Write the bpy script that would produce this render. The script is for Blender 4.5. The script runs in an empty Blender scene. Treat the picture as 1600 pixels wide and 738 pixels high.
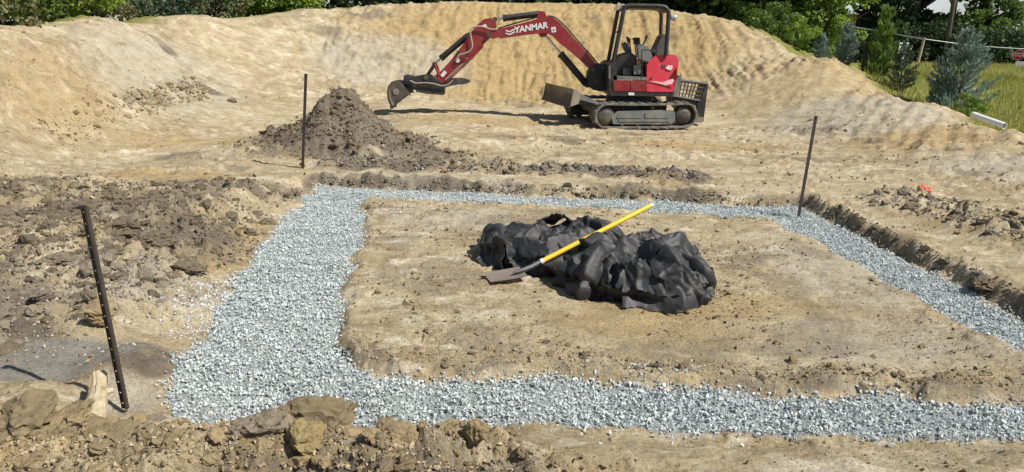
import bpy, bmesh, math, random
import numpy as np
from mathutils import Vector, Matrix, Euler

R = math.radians
scene = bpy.context.scene
COL = scene.collection

# ------------------------------------------------------------------ camera
cam_data = bpy.data.cameras.new('camera')
cam = bpy.data.objects.new('camera', cam_data)
COL.objects.link(cam)
cam_data.sensor_width = 36.0
cam_data.lens = 36.0 * 1164.0 / 1600.0
cam_data.clip_start = 0.05
cam_data.clip_end = 2000.0
CAM_H = 1.75
cam.matrix_world = (Matrix.Translation((0, 0, CAM_H)) @ Euler((R(90 - 14.82), 0, 0)).to_matrix().to_4x4()
                    @ Matrix.Rotation(R(1.0), 4, 'Z'))
scene.camera = cam

# ------------------------------------------------------------------ sky and sun
SUN_EL = 50.0
SUN_VEC = Vector((0.90, -0.44, 0)).normalized() * math.cos(R(SUN_EL)) + Vector((0, 0, math.sin(R(SUN_EL))))
world = bpy.data.worlds.new('World')
scene.world = world
world.use_nodes = True
wn, wl = world.node_tree.nodes, world.node_tree.links
wn.clear()
sky = wn.new('ShaderNodeTexSky')
sky.sky_type = 'NISHITA'
sky.sun_disc = False
sky.sun_elevation = R(SUN_EL)
sky.sun_rotation = math.atan2(SUN_VEC.x, SUN_VEC.y)
sky.air_density = 1.0
sky.dust_density = 0.3
# broken white cloud over the whole sky
tc = wn.new('ShaderNodeTexCoord')
cn = wn.new('ShaderNodeTexNoise')
cn.inputs['Scale'].default_value = 3.2
cn.inputs['Detail'].default_value = 7
cr = wn.new('ShaderNodeValToRGB')
cr.color_ramp.elements[0].position = 0.53
cr.color_ramp.elements[0].color = (0, 0, 0, 1)
cr.color_ramp.elements[1].position = 0.66
cr.color_ramp.elements[1].color = (0.7, 0.7, 0.7, 1)
mx = wn.new('ShaderNodeMix')
mx.data_type = 'RGBA'
mx.inputs['B'].default_value = (11.0, 11.6, 12.4, 1)
bg = wn.new('ShaderNodeBackground')
bg.inputs['Strength'].default_value = 0.062
wo = wn.new('ShaderNodeOutputWorld')
wl.new(tc.outputs['Generated'], cn.inputs['Vector'])
wl.new(cn.outputs['Fac'], cr.inputs['Fac'])
wl.new(cr.outputs['Color'], mx.inputs['Factor'])
wl.new(sky.outputs['Color'], mx.inputs['A'])
wl.new(mx.outputs['Result'], bg.inputs['Color'])
wl.new(bg.outputs['Background'], wo.inputs['Surface'])

sun_data = bpy.data.lights.new('sun', 'SUN')
sun_data.energy = 5.0
sun_data.angle = R(0.53)
sun_data.color = (1.0, 0.955, 0.88)
sun = bpy.data.objects.new('sun', sun_data)
sun.rotation_euler = SUN_VEC.to_track_quat('Z', 'Y').to_euler()
sun.location = (20, -2, 30)
COL.objects.link(sun)

scene.view_settings.view_transform = 'Standard'
scene.view_settings.look = 'None'
scene.view_settings.exposure = 0.38
scene.view_settings.gamma = 1.0
scene.view_settings.use_curve_mapping = False
scene.render.engine = 'CYCLES'
scene.cycles.max_bounces = 5
scene.cycles.diffuse_bounces = 3
scene.cycles.transparent_max_bounces = 6

rng = np.random.default_rng(7)
random.seed(7)

# ------------------------------------------------------------------ noise
def _hash(ix, iy, seed):
    h = (ix.astype(np.int64) * 374761393 + iy.astype(np.int64) * 668265263 + seed * 1442695041) & 0xFFFFFFFF
    h = ((h ^ (h >> 13)) * 1274126177) & 0xFFFFFFFF
    h = ((h ^ (h >> 16)) * 2246822519) & 0xFFFFFFFF
    return ((h ^ (h >> 15)) & 0xFFFFFF) / float(0x1000000)

def vnoise(x, y, seed=0):
    ix, iy = np.floor(x), np.floor(y)
    fx, fy = x - ix, y - iy
    ix = ix.astype(np.int64); iy = iy.astype(np.int64)
    u = fx * fx * fx * (fx * (fx * 6 - 15) + 10)
    v = fy * fy * fy * (fy * (fy * 6 - 15) + 10)
    def g(ax, ay, dx, dy):
        a = _hash(ax, ay, seed) * 6.2831853
        return np.cos(a) * dx + np.sin(a) * dy
    a = g(ix, iy, fx, fy); b = g(ix + 1, iy, fx - 1, fy)
    c = g(ix, iy + 1, fx, fy - 1); d = g(ix + 1, iy + 1, fx - 1, fy - 1)
    return ((a * (1 - u) + b * u) * (1 - v) + (c * (1 - u) + d * u) * v) * 1.5

def fbm(x, y, freq, octs, seed, gain=0.5):
    s = 0; a = 1.0
    for i in range(octs):
        s = s + a * vnoise(x * freq + 13.7 * i, y * freq - 7.3 * i, seed + i)
        freq *= 2.03; a *= gain
    return s

def worley(x, y, freq, seed):
    """dome-like bumps: 1 at a cell's point, 0 at the border"""
    x = x * freq; y = y * freq
    ix, iy = np.floor(x).astype(np.int64), np.floor(y).astype(np.int64)
    best = np.full(x.shape, 9.0); sec = np.full(x.shape, 9.0); hid = np.zeros(x.shape)
    for dx in (-1, 0, 1):
        for dy in (-1, 0, 1):
            cx, cy = ix + dx, iy + dy
            px = cx + _hash(cx, cy, seed); py = cy + _hash(cx, cy, seed + 91)
            d = (x - px) ** 2 + (y - py) ** 2
            hh = _hash(cx, cy, seed + 33)
            m = d < best
            sec = np.where(m, best, np.minimum(sec, d))
            hid = np.where(m, hh, hid)
            best = np.where(m, d, best)
    return np.sqrt(best), np.sqrt(sec), hid

def sstep(a, b, x):
    t = np.clip((x - a) / (b - a), 0, 1)
    return t * t * (3 - 2 * t)

# ------------------------------------------------------------------ ground shape
BASE = np.array([
    # level ground round the dug-out square
    (-2.7, 9.7, .09), (0, 9.4, .085), (2, 9.1, .085), (3.9, 8.3, .085), (4.0, 6.2, .085), (4.1, 4.6, .09),
    (-3.0, 8.0, .11), (-2.9, 6.0, .12), (-2.7, 4.7, .10), (-2.5, 3.6, .06), (-2.2, 2.7, .05), (0, 2.5, .04), (2, 2.6, .04),
    (3.9, 3.0, .09), (0, 0.3, 0), (-3, 0.5, .05), (3, .5, .05), (0, -4, 0), (-8, -3, .2), (8, -3, .2),
    (0, 5, .07), (-4.2, 5, .15), (-5.2, 7.6, .18), (0, 12, .13), (2.3, 14.5, .13), (4.2, 14.9, .13), (5.2, 11.5, .14), (5.5, 8.5, .17), (5.5, 5.5, .2),
    (-2.6, 12.2, .15), (-4.2, 11, .16), (-2.574,15.8,0.291), (-0.614,16.6,0.253), (2.5, 16.8, .2), (4.6, 16.2, .2),
    # toe of the banks
    (-6.464,9.3,0.223), (-6.764,11.2,0.278), (-6.827,14,0.496), (-6.569,16.4,0.675), (-5.375,18,0.721), (-3.202,18.6,0.681), (-1.652,18.8,0.541),
    (-0.063,19,0.445), (2.021,19,0.56), (4.116,17.6,0.466), (4.889,14.4,0.143), (6.05,12.2,0.181), (5.729,8.2,0.107),
    # slopes half way up
    (-7.673,12.2,0.933), (-7.706,15.2,1.202), (-7.069,18.2,1.352), (-5.084,20,1.52), (-2.833,20.6,1.554), (-0.791,21,1.67), (1.659,21,1.542), (3.86,20.6,1.501),
    (5.325,19.6,1.303), (6.242,16.6,0.787), (6.999,13.8,0.519), (7.027,10.8,0.353),
    # crests
    (-8.783,10.5,1.678), (-9.023,13.5,1.804), (-8.683,16,1.963), (-7.94,19,2.133), (-5.856,21.8,2.416), (-3.521,23,2.66), (-1.28,23.5,2.793), (1.228,23.5,2.779), (2.927,23.2,2.758),
    (4.719,22.6,2.568), (6.076,21.4,2.281), (7.446,18,1.353), (7.989,14.6,0.679), (8.037,11.8,0.463), (7.95,9.2,0.275),
    # the far side of the crests
    (-10.058,12,1.571), (-10.044,15,1.69), (-9.68,17.8,1.83), (-8.708,20.8,2.004), (-6.349,23.6,2.303), (-3.8,24.8,2.556), (-1.377,25.3,2.694), (1.328,25.3,2.699), (3.164,25,2.66), (5.108,24.4,2.46), (6.606,23.2,2.122), (8.221,19.8,1.072), (8.899,16.2,0.344), (8.899,13,0.099), (8.878,10.2,-0.154),
    # ground beyond
    (-14, 12, 1.45), (-12.5, 17, 1.5), (-11, 22, 1.7), (-8, 27, 2.3), (0, 28, 2.3), (6, 28, 1.9), (10, 24, 1.2), (11, 20, .75), (11.5, 16.5, .45),
    (11.5, 13, .3), (12, 9.5, .3), (12, 4, .3), (16, 16, .3), (18, 26, .4), (14, 34, .9), (25, 40, .38), (40, 45, .36), (30, 20, .3), (0, 45, 2.2), (-25, 40, 2.2),
    (-25, 10, 1.8), (-14, 4, 1.0), (-10, 6, 1.0), (10, 60, .6), (60, 60, .36), (50, 10, .3), (30, -20, .2), (-40, -20, 1)])

def _tps_fit(P):
    n = len(P); X = P[:, :2]
    d2 = ((X[:, None] - X[None]) ** 2).sum(-1)
    K = np.where(d2 > 0, d2 * np.log(d2 + 1e-12), 0) + 0.02 * np.eye(n)
    Q = np.c_[np.ones(n), X]
    A = np.zeros((n + 3, n + 3)); A[:n, :n] = K; A[:n, n:] = Q; A[n:, :n] = Q.T
    return np.linalg.solve(A, np.r_[P[:, 2], 0, 0, 0])
_W = _tps_fit(BASE)

def base_height(x, y):
    out = np.zeros(x.shape); xf, yf, of = x.ravel(), y.ravel(), out.ravel()
    n = len(BASE)
    for s in range(0, xf.size, 60000):
        a, b = np.clip(xf[s:s + 60000], -45, 62), np.clip(yf[s:s + 60000], -22, 62)
        d2 = (a[:, None] - BASE[:, 0]) ** 2 + (b[:, None] - BASE[:, 1]) ** 2
        of[s:s + 60000] = (d2 * np.log(d2 + 1e-9)) @ _W[:n] + _W[n] + _W[n + 1] * a + _W[n + 2] * b
    z = of.reshape(x.shape)
    far = sstep(48, 62, np.hypot(x, y))
    return z * (1 - far) + 0.36 * far

OUTER = 1.018 * np.array([(-2.36, 8.86), (0.4, 8.48), (3.2, 8.14), (3.34, 6.2), (3.47, 4.6), (3.5, 3.05), (2.4, 3.12), (1.2, 3.10), (0.1, 3.19), (-0.8, 3.12), (-1.48, 3.13),
                  (-1.73, 3.38), (-1.84, 4.0), (-1.96, 4.6), (-2.12, 5.8), (-2.28, 7.2)])
INNER = np.array([(-1.72, 8.24), (-0.72, 8.16), (1.37, 7.81), (2.66, 7.6), (2.86, 6.0), (2.98, 4.64), (3.05, 4.0), (3.0, 3.6), (2.68, 3.55), (1.37, 3.63), (0.75, 3.66), (0.45, 3.78), (0.1, 3.75),
                  (-0.3, 3.78), (-0.72, 3.75), (-0.9, 3.98), (-1.01, 4.24), (-1.17, 5.08), (-1.28, 6.0), (-1.39, 6.98), (-1.55, 7.7)])

def poly_sd(x, y, P):
    """signed distance to a polygon, positive outside"""
    d = np.full(x.shape, 1e9); ins = np.zeros(x.shape, bool)
    for i in range(len(P)):
        ax, ay = P[i]; bx, by = P[(i + 1) % len(P)]
        ex, ey = bx - ax, by - ay
        t = np.clip(((x - ax) * ex + (y - ay) * ey) / (ex * ex + ey * ey), 0, 1)
        d = np.minimum(d, np.hypot(x - ax - t * ex, y - ay - t * ey))
        c = (ay > y) != (by > y)
        ins ^= c & (x < (bx - ax) * (y - ay) / (by - ay + 1e-12) + ax)
    return np.where(ins, -d, d)

def blob(x, y, cx, cy, rx, ry, rot=0.0, soft=0.5):
    c, s = math.cos(R(rot)), math.sin(R(rot))
    u = ((x - cx) * c + (y - cy) * s) / rx; v = (-(x - cx) * s + (y - cy) * c) / ry
    return 1 - sstep(1 - soft, 1 + soft, np.sqrt(u * u + v * v))

def ridge(x, y, pts, w, soft=1.0):
    """falloff round a polyline"""
    d = np.full(x.shape, 1e9)
    for (ax, ay), (bx, by) in zip(pts[:-1], pts[1:]):
        ex, ey = bx - ax, by - ay
        t = np.clip(((x - ax) * ex + (y - ay) * ey) / (ex * ex + ey * ey), 0, 1)
        d = np.minimum(d, np.hypot(x - ax - t * ex, y - ay - t * ey))
    return 1 - sstep(w * (1 - soft), w, d)

# mound of dark soil and the low heaps round the square
MOUND_C = (-2.62, 11.35)
FRONT_RIDGE = [(-3.6, 2.75), (-2.2, 2.78), (-1.6, 2.72), (-0.9, 2.78), (-0.3, 2.68), (0.3, 2.5), (1.2, 2.35)]
BACK_STRIP = [(-2.3, 9.75), (-0.8, 9.7), (0.4, 9.6), (1.4, 9.55), (2.2, 9.3)]
TOE = [(-6.745,11), (-6.82,12.6), (-6.827,14), (-6.646,15.9)]
RIGHT_HEAP = [(4.3, 7.9), (4.6, 7.0), (4.8, 6.2), (4.9, 5.4)]

def rough_mask(x, y):
    n = fbm(x, y, 0.9, 3, 50)
    m = np.maximum.reduce([
        1.0 * blob(x, y, -3.6, 6.2, 1.25, 1.5, 20, .35), .95 * blob(x, y, -3.1, 4.9, .9, .8, 0, .4), .8 * blob(x, y, -4.6, 7.6, 1.5, .8, 0, .4), .9 * blob(x, y, -3.3, 8.1, 1.2, .45, 10, .4),
        .9 * blob(x, y, -3.2, 3.9, .6, .45, 0, .4), 1.0 * ridge(x, y, FRONT_RIDGE, .5, .6) * (.25 + .75 * sstep(.5, -.5, x)), .75 * ridge(x, y, BACK_STRIP, .5, .7), .8 * ridge(x, y, RIGHT_HEAP, .75, .7),
        .9 * blob(x, y, 4.9, 5.5, .9, .6, 30, .5), .7 * blob(x, y, MOUND_C[0], MOUND_C[1], 1.7, 1.5, 0, .3), .35 * blob(x, y, 1.7, 11.2, 1.4, .5, 10, .5),
        .6 * ridge(x, y, TOE, .4, .7), .4 * blob(x, y, 3.3, 11.0, 1.2, .4, -15, .5),
        .35 * blob(x, y, -3.8, 10.2, .9, .35, 0, .5), .4 * ridge(x, y, [(5.3, 13.6), (6.3, 11.6), (6.9, 9.6)], .7, .8), .45 * blob(x, y, 0.1, 18.2, 1.2, .8, 0, .5),
        .30 * blob(x, y, 1.2, 20.6, 3.6, 2.4, 0, .35), .12 * blob(x, y, 7.6, 16.6, 2.2, 2.6, 20, .4), .5 * blob(x, y, -4.2, 21.0, 1.8, 1.4, 0, .5), .22 * blob(x, y, -8.0, 13.6, 2.2, 4.0, 15, .5),
        .5 * blob(x, y, -.2, 12.2, 1.1, .45, 8, .6), .45 * blob(x, y, 1.9, 12.7, .8, .35, 0, .6), .42 * blob(x, y, 3.6, 10.4, 1.0, .35, -10, .6), .5 * blob(x, y, 5.4, 13.9, .8, .4, -35, .6),
        .5 * blob(x, y, -4.1, 9.2, .9, .3, 5, .6), .55 * blob(x, y, 5.6, 8.9, .9, .5, -25, .6), .45 * blob(x, y, -2.0, 15.3, .6, .35, 0, .6), .4 * blob(x, y, .4, 15.9, 1.6, .3, 0, .6)])
    # crumbling rims of the cut and ragged lip of the pad
    so, si = poly_sd(x, y, OUTER), poly_sd(x, y, INNER)
    rim = sstep(-.02, .08, so) * sstep(.42, .18, so) * np.clip(sstep(7.9, 8.3, y) + sstep(3.0, 3.3, x), 0, 1) * .5
    lip = sstep(.10, -.02, si) * sstep(-.30, -.10, si) * sstep(4.6, 3.9, y) * .30
    m = np.maximum(np.maximum(m, rim), lip)
    return np.clip(m * (0.85 + 0.8 * n), 0, 1)

def ground_height(x, y, detail=True, zb=None):
    zb = base_height(x, y) if zb is None else zb
    z = zb.copy()
    sdo = poly_sd(x, y, OUTER) + ((fbm(x, y, 2.2, 3, 11) * .07 + fbm(x, y, 6.5, 2, 15) * .022) if detail else 0)
    sdi = poly_sd(x, y, INNER) + (fbm(x, y, 2.6, 3, 21) * .07 if detail else 0)
    # bank of the cut: steep at the back and right, a ramp on the left and front
    left = sstep(-1.2, -2.3, x) * sstep(9.2, 8.2, y)
    front = sstep(3.5, 3.2, y)
    gentle = np.clip(left + front * .45, 0, 1)
    d1 = .13 + .55 * gentle
    up = sstep(0.03, 1.0, (sdo - .02) / d1)
    pad = -0.055 + 0.055 * sstep(.05, -.05, sdi) + .012 * sstep(.03, -.06, sdi) * sstep(-.45, -.12, sdi) * sstep(4.6, 3.9, y)
    z = pad * (1 - up) + z * up
    # long swells on the pad
    z = z + .012 * fbm(x, y, .9, 3, 5) * (1 - up)
    r = np.hypot((x - MOUND_C[0]) / 1.0, (y - MOUND_C[1]) / .92) * (1 + .30 * (fbm(x, y, 1.3, 4, 71) if detail else 0))
    z = z + .80 * np.clip(1 - r / 1.18, 0, 1) ** 1.2 + .08 * np.clip(1 - r / 1.9, 0, 1) + .10 * blob(x, y, -1.5, 10.6, .9, .4, -20, .8)
    z = z + .10 * ridge(x, y, FRONT_RIDGE, .5, 1.0) * sstep(.06, .3, sdo) * sstep(.6, -.6, x) + .07 * ridge(x, y, RIGHT_HEAP, .8, 1.0)
    z = z + .03 * blob(x, y, -3.6, 6.3, 1.3, 1.4, 20, .6) + .10 * blob(x, y, -2.05, 3.72, .28, .2, -35, .6) + .06 * ridge(x, y, BACK_STRIP, .45, 1.0)
    z = z - .07 * blob(x, y, -2.55, 3.75, .42, .33, 0, .4) + .12 * blob(x, y, 1.4, 17.9, .5, .5, 0, .5) * 0
    if not detail:
        return z
    rm = rough_mask(x, y)
    pond = blob(x, y, -2.55, 3.78, .5, .3, 5, .35)
    rm = rm * (1 - pond)
    far = np.clip(y / 8, 0.6, 2.2)
    smooth_amp = (.011 + .004 * far) * (1 - .8 * pond)
    z = z + smooth_amp * fbm(x, y, 2.4, 5, 31, .55)
    z = z + rm * .085 * fbm(x, y, 3.1, 5, 41, .6)
    near = (rm > .02) & (np.abs(x) < 1.0 * y + 1) & (y < 22)
    if near.any():
        xn, yn, rn = x[near], y[near], rm[near]
        wx = xn + .03 * vnoise(xn * 9, yn * 9, 3); wy = yn + .03 * vnoise(xn * 9, yn * 9, 4)
        add = np.zeros(xn.shape)
        for fr, am, sd in ((3.6, .17, 61), (6.8, .15, 62), (13.0, .12, 63), (27.0, .10, 64)):
            f1, f2, hid = worley(wx, wy, fr, sd)
            rad_ = .28 + .42 * hid
            dome = np.sqrt(np.clip(1 - (f1 / rad_) ** 2, 0, 1)) * rad_
            add += am / fr * 1.9 * dome * (hid > .25) * np.clip(.55 + 1.2 * vnoise(xn * 1.7 + sd, yn * 1.7, 66), 0, 1.2)
            wx = wx + .25 / fr * vnoise(xn * fr * 1.5, yn * fr * 1.5, sd + 5)
        z[near] += add * rn
    # scuffs and small lumps trodden over all the bare ground
    ng = (np.abs(x) < .95 * y) & (y < 15) & (y > 2)
    if ng.any():
        xn, yn = x[ng], y[ng]
        patch = sstep(-.45, .45, fbm(xn, yn, .8, 3, 121)) * (1 - pond[ng])
        sc = np.clip(yn / 6, .8, 1.8)
        add = .010 * sc * fbm(xn, yn, 7.0, 3, 125, .6) * (.35 + .65 * patch)
        for fr, am, th, sd in ((7.0, .045, .80, 131), (15.0, .026, .72, 132)):
            f1, f2, hid = worley(xn + .02 * vnoise(xn * 14, yn * 14, 135), yn, fr, sd)
            add += am * np.minimum((f2 - f1) * 1.9, .45) * np.clip((hid - th) / (1 - th), 0, 1) * patch
        # thin dried crust edges
        cr_ = np.abs(vnoise(xn * 2.2 + 1.5 * vnoise(xn * 1.1, yn * 1.1, 138), yn * 6.5, 139))
        add -= .014 * (1 - sstep(0, .07, cr_)) * patch
        z[ng] += add
    # gouges and scratches on the bare parts
    g = np.abs(vnoise(x * 1.1 + 3 * vnoise(x * .5, y * .5, 8), y * 4.6, 81))
    z = z - .016 * (1 - sstep(0, .10, g)) * (1 - rm) * sstep(.1, -.1, vnoise(x * .6, y * .6, 83))
    # crawler tread marks pressed into the banks
    bank_l = sstep(-4.2, -5.6, x) * sstep(7, 9, y)
    wob = .35 * vnoise(x * .35, y * .35, 91)
    lane = (np.mod((zb + .12 * wob) * 2.3, 1.0))
    lm = sstep(.10, .2, lane) * sstep(.9, .8, lane) * sstep(-.35, .05, vnoise(x * .45 + 9, y * .30, 92)) * sstep(.35, .55, zb) * sstep(2.4, 2.0, zb)
    s = np.mod((y - .22 * x + .10 * vnoise(x * .8, y * .8, 95)) / .30, 1.0)
    z = z + bank_l * (lm * (.35 + .65 * sstep(-.4, .3, vnoise(x * 1.3, y * 1.3, 96)))) * .21 * (np.where(s < .3, s / .3, (1 - s) / .7) - .5)
    rake = vnoise((y - .1 * x) * 3.4, (x + .1 * y) * .35, 99)
    z = z + bank_l * sstep(.3, .6, zb) * .045 * rake
    bank_f = sstep(16.8, 18.2, y) * sstep(24.5, 23.0, y) * sstep(-6.5, -4.5, x)
    for cx in (4.72, 5.22, 3.3, 1.25, -.9, -2.9, 6.3):
        cxx = cx + .05 * (y - 19) + .10 * vnoise(y * .8, x * 0 + cx, 97)
        m2 = sstep(.21, .15, np.abs(x - cxx)) * sstep(-.5, .0, vnoise(x * .4, y * .5 + cx, 98))
        s2 = np.mod(y / .22, 1.0)
        z = z + bank_f * m2 * (.11 * (np.where(s2 < .35, s2 / .35, (1 - s2) / .65) - .5) - .05)
    # crawler ruts over the pit floor
    for (ax, ay), (bx, by) in (((4.3, 15.0), (7.4, 12.2)), ((3.4, 13.8), (6.6, 10.6)), ((1.6, 14.2), (-1.2, 12.6)), ((1.9, 12.9), (-.9, 11.4)), ((-3.6, 13.4), (-6.2, 9.6)), ((-4.6, 14.2), (-7.0, 10.6)), ((4.6, 10.6), (1.2, 10.9))):
        ex, ey = bx - ax, by - ay; el = math.hypot(ex, ey)
        tt = ((x - ax) * ex + (y - ay) * ey) / el; dd = (-(x - ax) * ey + (y - ay) * ex) / el + .12 * vnoise(x * .7, y * .7, 151)
        mk = sstep(.21, .15, np.abs(dd)) * sstep(0, .5, tt) * sstep(el, el - .5, tt) * sstep(-.35, .15, vnoise(x * .9, y * .9, 152))
        sr = np.mod(tt / .2, 1.0)
        z = z + mk * (.045 * (np.abs(sr - .5) * 2 - .5) - .025) + .03 * sstep(.14, .0, np.abs(np.abs(dd) - .24)) * sstep(0, .5, tt) * sstep(el, el - .5, tt)
    # clumpy loose face of the far bank and the right-hand shoulder
    lf = np.maximum(bank_f * .6, .28 * sstep(4.5, 6.5, x) * sstep(9, 13, y) * sstep(22, 20, y))
    z = z + lf * (.085 * fbm(x, y, 1.8, 5, 101, .7) + .06 * np.abs(vnoise(x * 5, y * 4.2, 103)))
    # lines left by the bucket's teeth: up the far bank, slanting along the right-hand shoulder
    tooth = vnoise(x * 5.2 + .5 * vnoise(x * 1.3, y * 1.3, 161), y * .55 + 7, 162) * sstep(-.4, .2, vnoise(x * .45, y * .5, 163))
    z = z + bank_f * (.045 * tooth + .05 * vnoise(x * 9.0 + .9 * vnoise(x * .8, y * .8, 166), y * .8, 167) * sstep(0, .35, vnoise(x * .35 + 4, y * .4, 168)))
    sr_ = sstep(4.6, 6.2, x) * sstep(8.5, 11, y) * sstep(21, 19, y)
    z = z + sr_ * .055 * vnoise((x * .55 + y * .84) * .5, (x * .84 - y * .55) * 4.6, 164) * sstep(-.4, .2, vnoise(x * .5, y * .5, 165))
    # runs washed and raked down the far bank
    run = np.abs(vnoise(x * 2.4 + .8 * vnoise(x, y, 105), y * .45, 104))
    z = z - bank_f * .06 * (1 - sstep(0, .12, run)) * sstep(.0, .4, vnoise(x * .5, y * .6, 106))
    return z

# ------------------------------------------------------------------ materials
def nodes_of(name):
    m = bpy.data.materials.new(name)
    m.use_nodes = True
    nt = m.node_tree
    nt.nodes.clear()
    out = nt.nodes.new('ShaderNodeOutputMaterial')
    b = nt.nodes.new('ShaderNodeBsdfPrincipled')
    nt.links.new(b.outputs['BSDF'], out.inputs['Surface'])
    return m, nt, b

def ramp(nt, stops):
    r = nt.nodes.new('ShaderNodeValToRGB')
    e = r.color_ramp.elements
    while len(e) < len(stops):
        e.new(0.5)
    for i, (p, c) in enumerate(stops):
        e[i].position = p
        e[i].color = (*c, 1) if len(c) == 3 else c
    return r

def noise_node(nt, scale, detail=5, rough=.55, vec=None, dist=0.0):
    n = nt.nodes.new('ShaderNodeTexNoise')
    n.inputs['Scale'].default_value = scale
    n.inputs['Detail'].default_value = detail
    n.inputs['Roughness'].default_value = rough
    n.inputs['Distortion'].default_value = dist
    if vec is not None:
        nt.links.new(vec, n.inputs['Vector'])
    return n

def mix_col(nt, fac, a, b, mode='MIX'):
    m = nt.nodes.new('ShaderNodeMix')
    m.data_type = 'RGBA'
    m.blend_type = mode
    for sock, v in (('Factor', fac), ('A', a), ('B', b)):
        if isinstance(v, (int, float)):
            m.inputs[sock].default_value = v
        elif isinstance(v, tuple):
            m.inputs[sock].default_value = (*v, 1)
        else:
            nt.links.new(v, m.inputs[sock])
    return m.outputs['Result']

def bump(nt, b, h, strength, dist):
    bp = nt.nodes.new('ShaderNodeBump')
    bp.inputs['Strength'].default_value = strength
    bp.inputs['Distance'].default_value = dist
    nt.links.new(h, bp.inputs['Height'])
    nt.links.new(bp.outputs['Normal'], b.inputs['Normal'])
    return bp

def math_node(nt, op, a, b=None):
    m = nt.nodes.new('ShaderNodeMath')
    m.operation = op
    for i, v in enumerate((a, b)):
        if v is None:
            continue
        if isinstance(v, (int, float)):
            m.inputs[i].default_value = v
        else:
            nt.links.new(v, m.inputs[i])
    return m.outputs[0]

def paint(name, col, rough=.5, metal=0.0, dirt=.35, dirt_col=(.30, .24, .16), scale=6.0, spec=.5, bump_s=.15):
    """painted or bare metal, plastic, rubber: uneven gloss, dusty patches and fine relief"""
    m, nt, b = nodes_of(name)
    g = nt.nodes.new('ShaderNodeTexCoord')
    n1 = noise_node(nt, scale, 6, .6, g.outputs['Object'])
    n2 = noise_node(nt, scale * 9, 4, .6, g.outputs['Object'])
    f = ramp(nt, [(.42, (0, 0, 0)), (.75, (dirt, dirt, dirt))])
    nt.links.new(n1.outputs['Fac'], f.inputs['Fac'])
    var = mix_col(nt, n2.outputs['Fac'], tuple(c * .8 for c in col), tuple(min(1, c * 1.18) for c in col))
    c = mix_col(nt, f.outputs['Color'], var, dirt_col)
    nt.links.new(c, b.inputs['Base Color'])
    rr = nt.nodes.new('ShaderNodeMapRange')
    rr.inputs['To Min'].default_value = max(.05, rough - .12)
    rr.inputs['To Max'].default_value = min(1, rough + .25)
    nt.links.new(n1.outputs['Fac'], rr.inputs['Value'])
    nt.links.new(rr.outputs['Result'], b.inputs['Roughness'])
    b.inputs['Metallic'].default_value = metal
    b.inputs['Specular IOR Level'].default_value = spec
    bump(nt, b, n2.outputs['Fac'], bump_s, .004)
    return m

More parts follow.
